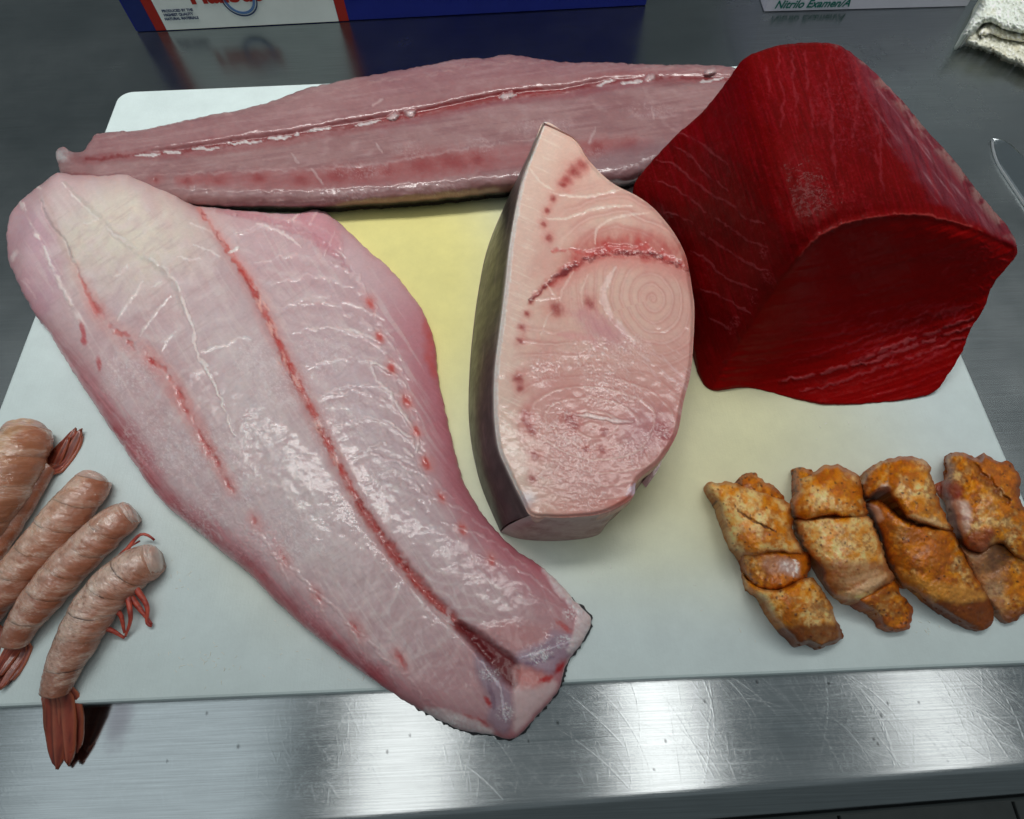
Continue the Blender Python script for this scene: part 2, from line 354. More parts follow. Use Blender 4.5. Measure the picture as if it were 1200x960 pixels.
RX = np.vstack(RX); RY = np.vstack(RY); RZ = np.vstack(RZ)
SCR = np.zeros_like(RX); rng = np.random.default_rng(7); dxm = 0.00062; dym = (SEAM - ye.mean()) / 149
def scratch(x, y, L, ang, curv, wd, st):
    n = max(4, int(L / 0.0005)); t = np.linspace(-.5, .5, n) * L; a = ang + curv * t
    px = x + np.cumsum(np.cos(a)) * L / n - np.sum(np.cos(a)) * L / n / 2; py = y + np.cumsum(np.sin(a)) * L / n - np.sum(np.sin(a)) * L / n / 2
    i = (px - xs[0]) / dxm; yy = E0[1] + slope * (px - E0[0]); j = (SEAM - py) / (SEAM - yy) * 149
    ok = (i > 1) & (i < len(xs) - 3) & (j > 1) & (j < 147); i = i[ok]; j = j[ok]
    fade = (1 - np.abs(np.linspace(-1, 1, n))[ok] ** 3) * st
    for di in (-1, 0, 1, 2):
        for dj in (-1, 0, 1, 2):
            ii = np.floor(i).astype(int) + di; jj = np.floor(j).astype(int) + dj
            dd = np.hypot((ii - i) * dxm, (jj - j) * dym); v = fade * np.clip(1 - dd / wd, 0, 1)
            np.maximum.at(SCR, (jj, ii), v)
for k in range(5200):
    scratch(rng.uniform(-.42, .45), rng.uniform(-.03, .05), rng.uniform(.002, .014), rng.normal(2.0, .9), rng.normal(0, 12), .00055, rng.uniform(.08, .4) ** 1.3)
for k in range(260):                                        # long arcs, most of them at the right end
    scratch(rng.normal(.24, .12), rng.uniform(-.03, .04), rng.uniform(.02, .08), rng.normal(2.25, .35), rng.normal(10, 8), .00045, rng.uniform(.1, .6))
for k in range(60):
    scratch(rng.uniform(-.4, .4), rng.uniform(-.03, .04), rng.uniform(.02, .07), rng.normal(.1, .25), rng.normal(0, 4), .0006, rng.uniform(.15, .4))
STC = np.ones(RX.shape + (3,)) * (0.98 + 0.10 * (fbm(RX * 60, RY * 400, 3, 3) - .5))[..., None]
s0 = un(140, 840, -ZB)  # dark blot: the shrimp tail's shadow and reflection, painted on the steel
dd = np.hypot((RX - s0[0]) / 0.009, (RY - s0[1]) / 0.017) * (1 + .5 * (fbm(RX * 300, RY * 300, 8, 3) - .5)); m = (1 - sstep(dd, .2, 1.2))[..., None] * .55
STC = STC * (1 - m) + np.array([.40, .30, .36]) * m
for k in range(26):
    x = rng.uniform(-.34, .36); y = rng.uniform(-.025, .015)
    m = (1 - sstep(np.hypot(RX - x, (RY - y) * .7), .0003, rng.uniform(.0006, .0011)))[..., None] * .7; STC = STC * (1 - m) + .15 * m
STC = STC * (1 + .25 * SCR[..., None])
ny, nx = RX.shape; idx = np.arange(ny * nx).reshape(ny, nx)
q = np.stack([idx[:-1, :-1], idx[1:, :-1], idx[1:, 1:], idx[:-1, 1:]], -1).reshape(-1, 4)
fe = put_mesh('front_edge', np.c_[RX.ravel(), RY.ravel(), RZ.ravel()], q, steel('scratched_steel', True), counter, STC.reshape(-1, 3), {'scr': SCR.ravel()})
floor = box_mesh('floor', -2.5, 2.5, -3, 2, -0.93, -0.908, plain('floor_grout', (38, 38, 38), 0.9)); floor['kind'] = 'structure'
tm = plain('floor_tile', (112, 116, 114), 0.55, noise=0.35, scale=14, bump=0.3, dist=0.002)
t0 = box_mesh('floor_tile', -0.1475, 0.1475, -0.1475, 0.1475, 0, 0.01, tm, floor, 0.003)
f0 = un(1190, 950, -ZB - 0.9); tc0 = (f0[0] - 0.15, f0[1] - 0.05, -0.908)
t0.location = tc0
for i in range(-4, 4):
    for j in range(-3, 4):
        if i or j:
            c = t0.copy(); col.objects.link(c); c.parent = floor; c.location = (tc0[0] + i * 0.30, tc0[1] + j * 0.30, tc0[2])

# ------------------------------------------------------------------ cutting board
def make_board():
    m, nt, b = nodes_of('white_plastic_board'); L = nt.links.new
    tc = N(nt, 'ShaderNodeTexCoord')
    def blob(c, s):
        mp = N(nt, 'ShaderNodeMapping', vector_type='TEXTURE'); mp.inputs['Location'].default_value = (*c, 0.0); mp.inputs['Scale'].default_value = s
        nz = N(nt, 'ShaderNodeTexNoise', i_Scale=7.0, i_Detail=3.0); L(tc.outputs['Object'], nz.inputs['Vector'])
        mxv = N(nt, 'ShaderNodeMix', data_type='VECTOR'); mxv.inputs[0].default_value = 0.04
        L(tc.outputs['Object'], mxv.inputs[4]); L(nz.outputs['Color'], mxv.inputs[5]); L(mxv.outputs[1], mp.inputs['Vector'])
        g = N(nt, 'ShaderNodeTexGradient', gradient_type='SPHERICAL'); L(mp.outputs[0], g.inputs['Vector'])
        r = N(nt, 'ShaderNodeMapRange', interpolation_type='SMOOTHSTEP'); L(g.outputs['Fac'], r.inputs[0]); r.inputs[2].default_value = 0.75; return r
    a = un(490, 330, 0); c = un(840, 560, 0)
    s1 = blob((a[0], a[1]), (0.16, 0.24, 1)); s2 = blob((c[0] - .01, c[1] + .045), (0.17, 0.12, 1))
    m1 = N(nt, 'ShaderNodeMix', data_type='RGBA'); m1.inputs[6].default_value = (*lin((203, 218, 218), 1.08), 1); m1.inputs[7].default_value = (*lin((222, 214, 140), 1.1), 1)
    m2 = N(nt, 'ShaderNodeMix', data_type='RGBA'); m2.inputs[7].default_value = (*lin((214, 212, 160), 1.05), 1)
    L(s1.outputs[0], m1.inputs[0]); L(m1.outputs[2], m2.inputs[6]); sc = N(nt, 'ShaderNodeMath', operation='MULTIPLY'); sc.inputs[1].default_value = 0.85; L(s2.outputs[0], sc.inputs[0]); L(sc.outputs[0], m2.inputs[0])
    n1 = N(nt, 'ShaderNodeTexNoise', i_Scale=40.0, i_Detail=6.0, i_Roughness=0.7); L(tc.outputs['Object'], n1.inputs['Vector'])
    mr = N(nt, 'ShaderNodeMapRange'); mr.inputs[1].default_value = .3; mr.inputs[2].default_value = .7; mr.inputs[3].default_value = .93; mr.inputs[4].default_value = 1.05; L(n1.outputs['Fac'], mr.inputs[0])
    vm = N(nt, 'ShaderNodeVectorMath', operation='SCALE'); L(m2.outputs[2], vm.inputs[0]); L(mr.outputs[0], vm.inputs['Scale']); L(vm.outputs[0], b.inputs['Base Color'])
    # fine knife marks
    mp = N(nt, 'ShaderNodeMapping'); mp.inputs['Scale'].default_value = (900, 60, 1); mp.inputs['Rotation'].default_value = (0, 0, 0.7); L(tc.outputs['Object'], mp.inputs['Vector'])
    n2 = N(nt, 'ShaderNodeTexNoise', i_Scale=1.0, i_Detail=2.0); L(mp.outputs[0], n2.inputs['Vector'])
    n3 = N(nt, 'ShaderNodeTexNoise', i_Scale=900.0, i_Detail=2.0); L(tc.outputs['Object'], n3.inputs['Vector'])
    ad = N(nt, 'ShaderNodeMath', operation='ADD'); L(n2.outputs['Fac'], ad.inputs[0]); L(n3.outputs['Fac'], ad.inputs[1])
    bp = N(nt, 'ShaderNodeBump', i_Strength=0.25, i_Distance=0.0003); L(ad.outputs[0], bp.inputs['Height']); L(bp.outputs[0], b.inputs['Normal'])
    b.inputs['Roughness'].default_value = 0.42; b.inputs['Subsurface Weight'].default_value = 0.04; b.inputs['Subsurface Scale'].default_value = 0.002; b.inputs['Subsurface Radius'].default_value = (1, 1, 1)
    r = 0.012; pts = []
    for cx, cy, a0 in ((BX1 - r, BY1 - r, 0), (BX0 + r, BY1 - r, 90), (BX0 + r, BY0 + r, 180), (BX1 - r, BY0 + r, 270)):
        for k in range(9):
            a = math.radians(a0 + k * 11.25); pts.append((cx + r * math.cos(a), cy + r * math.sin(a)))
    pts = np.array(pts); cen = pts.mean(0); n = len(pts); V = []; faces = []
    tn = np.roll(pts, -1, 0) - np.roll(pts, 1, 0); tn /= np.linalg.norm(tn, axis=1)[:, None]; nr = np.c_[tn[:, 1], -tn[:, 0]]
    prof = [(0.0015, 0), (0.0005, 0.0003), (0, 0.001), (0, ZB - 0.0016), (0.0005, ZB - 0.0005), (0.0016, ZB)]
    for off, z in prof: V.append(np.c_[pts - nr * off, np.full(n, z + 0.0002 if z == 0 else z)])
    for k in range(len(prof) - 1):
        a = np.arange(n) + k * n; faces.append(np.stack([a, np.roll(a, -1), np.roll(a, -1) + n, a + n], 1))
    ob = put_mesh('cutting_board', np.vstack(V), np.vstack(faces), m, smooth=False, ngons=[list(range(n - 1, -1, -1)), list(range((len(prof) - 1) * n, len(prof) * n))])
    tag(ob, 'white plastic cutting board with yellow stains, under the fish', 'cutting board')
make_board()

# ------------------------------------------------------------------ big white fillet
def strokes(p, n, xr, yr, ang, spread, L, rgb, st, wd=1.0, seed=0, h=0.0, mask=None):
    g = np.random.default_rng(seed)
    for k in range(n):
        x = g.uniform(*xr); y = g.uniform(*yr)
        if mask is not None and not mask(x, y): continue
        a = math.radians(ang + g.normal(0, spread)); l = g.uniform(L * .5, L * 1.5) / 2; c = g.normal(0, .15)
        pts = [(x - l * math.cos(a), y - l * math.sin(a)), (x - l * c * math.sin(a), y + l * c * math.cos(a)), (x + l * math.cos(a), y + l * math.sin(a))]
        p.line(pts, wd * g.uniform(.6, 1.3), rgb, st * g.uniform(.4, 1), soft=1.1, h=h * g.uniform(.3, 1), seed=k, curve=False)
FIL = [(67, 203), (90, 205), (120, 206), (150, 205), (187, 219), (208, 228), (226, 239), (255, 244), (300, 248), (345, 250), (368, 246), (385, 251), (414, 277), (436, 297), (458, 316), (480, 342), (497, 369), (510, 404), (513, 439), (524, 491),
       (541, 557), (556, 588), (575, 615), (602, 642), (630, 661), (653, 681), (672, 703), (692, 725), (685, 748), (665, 777), (654, 809), (630, 838), (602, 865), (571, 860), (540, 855), (489, 830), (446, 803), (387, 760), (328, 709), (289, 670), (262, 648),
       (216, 611), (185, 582), (154, 538), (122, 491), (91, 444), (60, 394), (43, 371), (26, 342), (13, 313), (8, 290), (9, 262), (18, 242), (36, 226), (52, 214)]
BLOOD = [(232, 243), (262, 285), (285, 320), (300, 345), (312, 370), (325, 400), (345, 440), (362, 475), (380, 510), (398, 545), (415, 580), (440, 620), (470, 660), (500, 695), (525, 720), (548, 742)]
fil_T = tps([(60, 260, .020), (120, 250, .026), (180, 270, .027), (150, 340, .028), (230, 330, .027), (200, 420, .028), (270, 400, .026), (260, 500, .026), (320, 560, .025), (330, 640, .022), (400, 640, .022), (460, 730, .018), (540, 790, .014), (600, 840, .010),
             (300, 290, .014), (370, 290, .012), (350, 350, .017), (430, 350, .012), (400, 430, .019), (470, 440, .012), (440, 520, .019), (500, 540, .012), (500, 620, .018), (560, 660, .014), (600, 710, .014), (650, 720, .010), (650, 780, .010), (20, 280, .014), (100, 420, .020), (200, 570, .018)])
def fil_z(X, Y, d, up):
    T = fil_T(X, Y); R = 34.0
    prof = np.sqrt(np.clip(1 - (1 - np.clip(d / R, 0, 1)) ** 2, 0, 1)); ze = .0025 + (.55 * T - .0025) * up
    return ze + (T - ze) * prof
def fil_paint(p):
    X, Y, d = p.X, p.Y, p.d
    p.blend((206, 184, 186), np.ones(len(X)))
    n = fbm(X / 60, Y / 60, 2); n2 = fbm(X / 22, Y / 22, 5)
    p.blend((226, 218, 204), sstep(1 - np.hypot((X - 140) / 150, (Y - 270) / 105) + (n - .5) * .6, .0, .7) * .85)
    p.blend((198, 162, 174), sstep(1 - np.hypot((X - 38) / 50, (Y - 310) / 110) + (n - .5) * .5, 0, .5) * .8)
    p.blend((200, 168, 170), sstep(n, .42, .7) * .5)
    p.blend((214, 192, 194), sstep(n2, .5, .8) * .4)
    p.blend((194, 162, 165), sstep(Y + X * .3, 620, 860) * .55)
    dl, tl = pdist(X, Y, BLOOD); side = X - np.interp(Y, [q[1] for q in BLOOD], [q[0] for q in BLOOD])
    p.blend((206, 176, 180), sstep(side, 0, 60) * sstep(Y, 620, 300) * .6)
    edge = 1 - sstep(d + (n2 - .5) * 14, 3, 30); lower = sstep(Y, 330, 480)
    p.blend((190, 118, 126), edge * (.2 + .5 * lower)); p.blend((176, 84, 92), (1 - sstep(d + (n2 - .5) * 10, 0, 9)) * (.15 + .55 * lower))
    rb = (1 - sstep(np.abs(side - 150) , 10, 75)) * sstep(side, 60, 120) * sstep(d, 60, 15) * sstep(Y, 330, 420) * (1 - sstep(Y, 600, 680))
    p.blend((186, 120, 128), rb * .6)
    p.blend((184, 104, 114), (1 - sstep(d + (n2 - .5) * 26, 2, 28)) * sstep(-side, 60, 110) * sstep(Y, 380, 520) * .5)
    es = rotn(X, Y, 50, 34, 2.6, 61); p.blend((214, 150, 156), sstep(es, .54, .74) * (1 - sstep(d, 14, 34)) * lower * .6); p.blend((150, 52, 62), sstep(1 - es, .56, .74) * (1 - sstep(d, 8, 26)) * lower * .35)
    p.blend((184, 118, 128), sstep(side, 20, 90) * (1 - sstep(d + (n - .5) * 40, 14, 62)) * sstep(Y, 300, 400) * .6)
    p.blend((216, 204, 204), np.exp(-((side + 70) / 45.) ** 2) * sstep(Y, 300, 420) * (1 - sstep(Y, 640, 760)) * .55)
    p.blend((212, 196, 200), np.exp(-((side - 60) / 34.) ** 2) * sstep(Y, 330, 430) * (1 - sstep(Y, 620, 700)) * .5)
    vb = Y * .85 - np.abs(side) * .5 + (fbm(X / 70, Y / 70, 33) - .5) * 90; vr = np.abs(vb / 26 - np.round(vb / 26)); k_ = sstep(d, 24, 60)
    p.blend((226, 212, 210), (1 - sstep(vr, .05, .20)) * k_ * .38 * sstep(n2, .3, .6)); p.blend((182, 150, 156), sstep(vr, .3, .5) * k_ * .22)
    # muscle bands
    fib = rotn(X + (n - .5) * 30, Y + (n - .5) * 30, 58, 60, 3.2, 4); p.blend((224, 210, 207), sstep(fib, .54, .74) * .32 * sstep(d, 6, 30))
    fib = rotn(X, Y, -35, 26, 2.4, 14); p.blend((178, 150, 152), sstep(fib, .58, .8) * .28 * sstep(d, 6, 30))
    # membranes of the left lobe
    W = (246, 236, 232)
    p.line([(70, 213), (93, 237), (115, 257), (133, 273), (167, 297), (190, 313), (207, 333), (217, 360), (227, 387), (230, 410), (247, 440), (263, 480), (275, 512)], 2.0, W, .8, 1.4, .40, .0006, wob=2.5)
    p.line([(75, 213), (97, 237), (118, 258), (137, 276), (170, 302), (192, 319), (207, 342), (215, 370)], 4.5, (176, 168, 160), .35, 3, .3, -.0004, wob=2)
    p.line([(27, 237), (37, 267), (53, 293), (67, 323), (80, 350), (93, 370)], 2, W, .75, 1.3, .42, .0005, wob=2)
    p.line([(48, 233), (60, 263), (77, 283), (85, 305), (95, 325)], 1.8, (158, 142, 140), .6, 1.4, .3, -.0007, wob=2)
    p.line([(52, 228), (78, 300), (90, 312)], 3, (188, 160, 150), .35, 3, .3)
    for a in ([(167, 330), (152, 352), (137, 375)], [(200, 347), (180, 370), (163, 393)], [(206, 388), (196, 400), (188, 412)], [(150, 310), (140, 322), (133, 325)], [(115, 257), (105, 262), (97, 262)], [(160, 252), (150, 258)],
              [(207, 300), (222, 304), (235, 303)], [(228, 288), (245, 294), (258, 300)], [(236, 412), (250, 408), (268, 404)], [(265, 405), (280, 396), (296, 398)], [(222, 262), (240, 268), (258, 280)], [(190, 330), (178, 335)]):
        p.line(a, 1.5, W, .55, 1.2, .3, .0004, wob=1.5)
    for x, y, a, r in ((80, 350, 60, 7), (92, 373, 60, 9), (70, 335, 60, 5), (25, 240, 70, 5), (43, 219, 30, 5), (16, 300, 110, 6)): p.spot(x, y, r, r * .4, a, (235, 222, 220), .75, .7, .0006, 3)
    for x, y, a, r in ((97, 388, 75, 12), (98, 400, 70, 6), (116, 427, 85, 8), (148, 392, 30, 6)): p.spot(x, y, r, 2.6, a, (178, 72, 78), .8, .6)
    # outer rim of the left lobe: silver edge
    for k, (a, b) in enumerate((((13, 313), (43, 371)), ((120, 488), (150, 532)), ((200, 594), (260, 646)))): strokes(p, 10, (a[0], b[0]), (a[1], b[1]), 55, 10, 14, (225, 200, 202), .6, 1.1, k)
    # left blood seam
    LB = [(88, 312), (100, 340), (112, 362), (125, 378), (150, 400), (175, 420), (195, 440), (205, 455), (220, 480), (238, 515), (255, 545), (272, 575)]
    p.line(LB, 16, (212, 158, 154), .4, 10, .0); p.line(LB, 3.2, (190, 86, 80), .7, 2.8, .52, -.0006, wob=5)
    for x, y, r in ((112, 360, 10), (180, 424, 10), (207, 460, 12), (220, 482, 10), (236, 512, 10), (252, 540, 11), (244, 525, 8), (268, 566, 10), (300, 610, 9), (332, 656, 11), (371, 698, 9), (418, 737, 11), (469, 773, 10)):
        p.spot(x, y, r * 1.5, r * .8, 62, (208, 136, 132), .5, .9); p.spot(x + (x * 7 % 5) - 2, y, r * (.5 + (x * 13 % 10) / 14), 2.2 + (x % 4) * .5, 50 + (x * 3 % 24), (182, 58, 56), .55 + (y % 5) * .08, .9, -.0004, int(x))
    # main blood seam
    i = p.near(BLOOD, 40); p.H[i] -= .0020 * np.exp(-(dl[i] / 6.5) ** 2) ; p.H[i] -= .0012 * np.exp(-(dl[i] / 22.0) ** 2)
    p.line(BLOOD, 14, (208, 156, 154), .5, 10); p.line(BLOOD, 6, (204, 122, 114), .6, 4, .34, wob=3)
    p.line(BLOOD, 2.6, (184, 70, 62), .7, 2.4, .52, -.0004, wob=4.5, seed=3); p.line(BLOOD, 1.6, (150, 40, 38), .7, 1.6, .55, -.0004, wob=5, seed=8)
    for x, y, r in ((285, 320, 9), (297, 343, 9), (314, 373, 9), (328, 404, 11), (340, 430, 11), (352, 455, 11), (366, 482, 11), (385, 522, 12), (400, 550, 12), (415, 578, 9)):
        p.spot(x, y, r * .9, 3.0, 62, (188, 60, 52), .75, .8, -.0003, int(y))
    for x, y in ((308, 355), (318, 385), (332, 422), (348, 446), (374, 500), (393, 535)): strokes(p, 4, (x - 5, x + 5), (y - 7, y + 7), 62, 14, 13, (236, 190, 180), .8, 1.2, int(y), .0004)
    p.line([(268, 296), (274, 294), (279, 288)], 2.2, (238, 232, 228), .9, 1, 0, .0006)
    # right lobe: curved muscle lines
    for k in range(13):
        t = k / 12; bx, by = BLOOD[min(15, int(1 + t * 9))]; ex = 395 + 95 * t + 25 * math.sin(t * 3); ey = 262 + 290 * t
        p.line([(bx + 14, by - 12), ((bx + ex) / 2, by - 18 + (ey - by) * .35), (ex - 12, ey + 8), (ex + 12, ey + 40)], 1.7, (226, 206, 206), .55, 1.5, .42, .0005, wob=4, seed=k * 3)
        p.line([(bx + 18, by - 4), ((bx + ex) / 2, by - 9 + (ey - by) * .35), (ex - 14, ey + 18), (ex + 8, ey + 50)], 5, (186, 156, 160), .28, 4, .35, -.0003, wob=4, seed=k * 3 + 1)
    for a in ([(404, 385), (430, 393), (446, 401)], [(433, 424), (452, 431), (465, 440)], [(433, 424), (442, 446), (456, 460), (462, 475)], [(456, 458), (475, 488), (490, 512), (488, 530)], [(448, 490), (470, 505), (485, 515)], [(300, 262), (330, 272), (352, 290)], [(345, 258), (352, 246)], [(362, 264), (372, 248)], [(380, 300), (392, 272)], [(473, 525), (485, 535)]):
        p.line(a, 2.0, (238, 222, 220), .8, 1.2, 0, .0006, wob=1.5)
    p.poly([(345, 252), (370, 246), (392, 262), (402, 290), (382, 296), (362, 275)], (198, 136, 146), .6, 8, .0012)
    p.line([(255, 246), (300, 254), (345, 268), (385, 292), (410, 318)], 4, (184, 120, 130), .5, 5, .25, -.0009, wob=3)
    for x, y, r in ((434, 355, 8), (445, 395, 7), (459, 432, 8), (477, 470, 9), (488, 506, 8), (500, 543, 9), (517, 583, 7), (542, 620, 7), (576, 656, 7)):
        p.spot(x, y, r * 1.3, r * .9, 65, (206, 134, 130), .6, .8); p.spot(x, y, r * .7, r * .42, 65, (192, 70, 62), .8, .7, -.0003, int(x))
    for x, y in ((502, 418), (508, 432), (505, 400), (500, 385)): p.spot(x, y, 13, 5, 80, (188, 86, 82), .6, .8)
    # clusters of torn fibres, wet sparkle painted in with them
    for cx, cy, r, n_ in ((330, 450, 40, 90), (400, 500, 45, 110), (420, 590, 40, 70), (250, 530, 40, 100), (300, 500, 35, 60), (180, 510, 45, 90), (240, 600, 40, 70), (380, 420, 40, 60), (350, 620, 50, 60), (150, 440, 40, 40), (450, 560, 30, 40), (300, 420, 30, 40), (210, 540, 30, 50), (290, 570, 30, 60), (225, 635, 25, 40)):
        glint_flecks(p, cx, cy, r * 1.1, .55, (240, 230, 230), 3.0, .00022, seed=cx)
    for cx, cy, r, n_ in ((215, 615, 30, 30), (275, 660, 30, 30), (360, 735, 40, 30), (430, 790, 30, 20), (300, 640, 40, 25)):
        glint_flecks(p, cx, cy, r, .6, (226, 172, 176), 4.0, .0005, seed=cx)
    # zig-zag seams of the lower half
    for k in range(6):
        x0, y0 = 345 + k * 42, 600 + k * 40
        p.line([(x0 - 70, y0 + 8), (x0 - 30, y0 + 40), (x0 - 5, y0 + 85)], 1.6, (214, 190, 190), .45, 1.4, .3, .0003, wob=3)
        p.line([(x0 + 90, y0 - 70), (x0 + 150, y0 - 45), (x0 + 190, y0 - 15)], 1.6, (214, 186, 188), .4, 1.4, .3, .0003, wob=3)
    p.line([(365, 690), (405, 720), (425, 745), (430, 775)], 1.8, (216, 186, 186), .5, 1.5, .2); p.line([(330, 640), (345, 675), (372, 700)], 1.8, (216, 186, 186), .5, 1.5, .2)
    p.line([(440, 765), (470, 785), (485, 815)], 1.8, (216, 176, 176), .5, 1.5, .2)
    for x, y, rx in ((300, 672, 26), (340, 715, 30), (395, 760, 26), (450, 800, 26)): p.spot(x, y, rx, 6, 45, (176, 58, 66), .6, .7, -.0004, int(x))
    # tail
    p.blend((188, 140, 144), sstep(X * .6 + Y, 1040, 1110) * .55)
    p.line([(420, 590), (455, 640), (500, 694), (540, 735), (575, 772)], 6, (170, 64, 62), .7, 6, .32, -.0012, wob=2)
    p.poly([(535, 732), (560, 740), (582, 757), (606, 777), (603, 806), (585, 795), (560, 765)], (104, 18, 24), .95, 5, -.0036)
    p.line([(508, 712), (520, 722), (533, 733)], 3, (214, 190, 190), .9, 1.2, 0, .0008)
    p.poly([(560, 738), (600, 728), (640, 738), (648, 750), (608, 764), (588, 752)], (196, 142, 142), .6, 8, .0008)
    p.poly([(607, 765), (638, 751), (646, 740), (660, 741), (677, 748), (672, 765), (657, 776), (646, 790), (622, 783), (605, 775)], (166, 148, 164), .75, 5, .0009); p.line([(610, 772), (640, 762), (668, 752)], 1.6, (214, 200, 214), .8, 1.5, .2, .0004, wob=2); p.line([(616, 778), (648, 770)], 3, (120, 92, 118), .6, 2.5, .1, wob=2)
    p.poly([(557, 766), (570, 776), (590, 798), (601, 816), (601, 840), (595, 858), (582, 855), (571, 840), (575, 820), (561, 796)], (160, 142, 156), .75, 5, .0011); p.line([(563, 775), (585, 805), (592, 845)], 1.8, (216, 204, 214), .8, 1.6, .2, .0005, wob=2); p.line([(572, 790), (580, 830)], 3, (116, 88, 108), .6, 2.5, .1, wob=2)
    p.poly([(604, 780), (625, 788), (648, 795), (652, 808), (630, 832), (604, 858), (602, 832), (602, 805)], (222, 196, 196), .9, 4)
    p.poly([(604, 782), (635, 788), (640, 800), (612, 806)], (202, 118, 112), .7, 6)
    for x, y, rx, ry, a, c in ((656, 783, 9, 4, -50, (176, 30, 34)), (640, 796, 9, 3.5, -20, (182, 44, 46)), (565, 848, 8, 4, 40, (176, 46, 48)), (572, 822, 7, 3, 60, (176, 50, 52)), (660, 734, 10, 3, 40, (186, 84, 84)), (551, 842, 8, 3, 20, (186, 90, 90))): p.spot(x, y, rx, ry, a, c, .9, .6)
    p.line([(640, 668), (662, 692), (684, 716), (682, 738), (668, 762)], 11, (232, 220, 220), .95, 6, .05, .0006); p.line([(500, 833), (540, 846), (575, 858)], 10, (230, 216, 216), .9, 6, .1)
    for x, y, n_ in ((660, 752, 22), (632, 770, 16), (575, 790, 12), (592, 835, 14), (672, 718, 20), (530, 845, 14), (640, 762, 14)): glint_flecks(p, x, y, 15, 1.0, (255, 252, 255), 3.5, .0008, 11, seed=x)  # white wet glints painted over the tail
    p.H += .0016 * (fbm(X / 38, Y / 38, 21) - .5) + .00018 * (fbm(X / 9, Y / 9, 22) - .5)
white_flesh = flesh('white_fish_flesh', 0.42, 0.55, 0.12, 0.35, spec=.3, sscale=.007, scale=480, bump=0.10, dist=0.0006, scale2=120, cb=.20, cscale=55)
o = un(300, 500, 0); big = thing('white_fish_fillet', 'large pale pink raw fish fillet with red centre seam, tail hanging over board edge', 'fish fillet', o)
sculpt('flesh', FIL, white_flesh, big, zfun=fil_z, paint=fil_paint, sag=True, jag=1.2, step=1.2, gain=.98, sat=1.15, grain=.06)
def skin_outline():
    P = catmull(FIL, 3.0); t = np.roll(P, -1, 0) - np.roll(P, 1, 0); t /= np.linalg.norm(t, axis=1)[:, None]; nr = np.c_[t[:, 1], -t[:, 0]]
    k = sstep(P[:, 0] * .72 + P[:, 1], 1145, 1190); g = np.random.default_rng(3)
    return P + nr * (-8 + k * (9.6 + g.uniform(-1.4, 1.8, len(P))))[:, None]
def skin_paint(p): p.blend((52, 50, 54), np.ones(len(p.X)))
sculpt('skin', skin_outline(), flesh('dark_fish_skin', 0.5, .3, .2, 0, bump=.3), big, T=.0022, R=4, lo=.001, hi=.5, paint=skin_paint, sag=True, step=2.0, smooth_outline=False, jag=.8, jscale=3)

# ------------------------------------------------------------------ long narrow fillet behind
LONG = [(66, 178), (74, 172), (86, 178), (98, 177), (105, 167), (113, 157), (140, 154), (165, 152), (200, 145), (240, 136), (280, 129), (320, 118), (355, 105), (390, 97), (430, 89), (470, 82), (506, 75), (544, 69), (570, 68), (592, 64), (626, 68), (660, 73), (712, 73), (769, 76), (825, 76), (862, 80),
        (872, 100), (862, 135), (820, 172), (780, 200), (742, 216), (700, 222), (640, 224), (589, 228), (525, 235), (480, 239), (420, 243), (355, 245), (301, 245), (229, 242), (180, 232), (130, 218), (78, 206), (68, 192)]
LB2 = [(100, 188), (130, 184), (154, 182), (211, 177), (265, 169), (337, 160), (373, 153), (437, 142), (506, 130), (574, 115), (619, 109), (660, 106), (712, 96), (761, 92), (825, 92), (870, 94)]
def long_z(X, Y, d, up):
    T = np.interp(X, [60, 110, 200, 350, 600, 900], [.006, .012, .018, .022, .026, .026]); R = 30
    prof = np.sqrt(np.clip(1 - (1 - np.clip(d / R, 0, 1)) ** 2, 0, 1)); ze = .003 + (.75 * T - .003) * up
    return ze + (T - ze) * prof
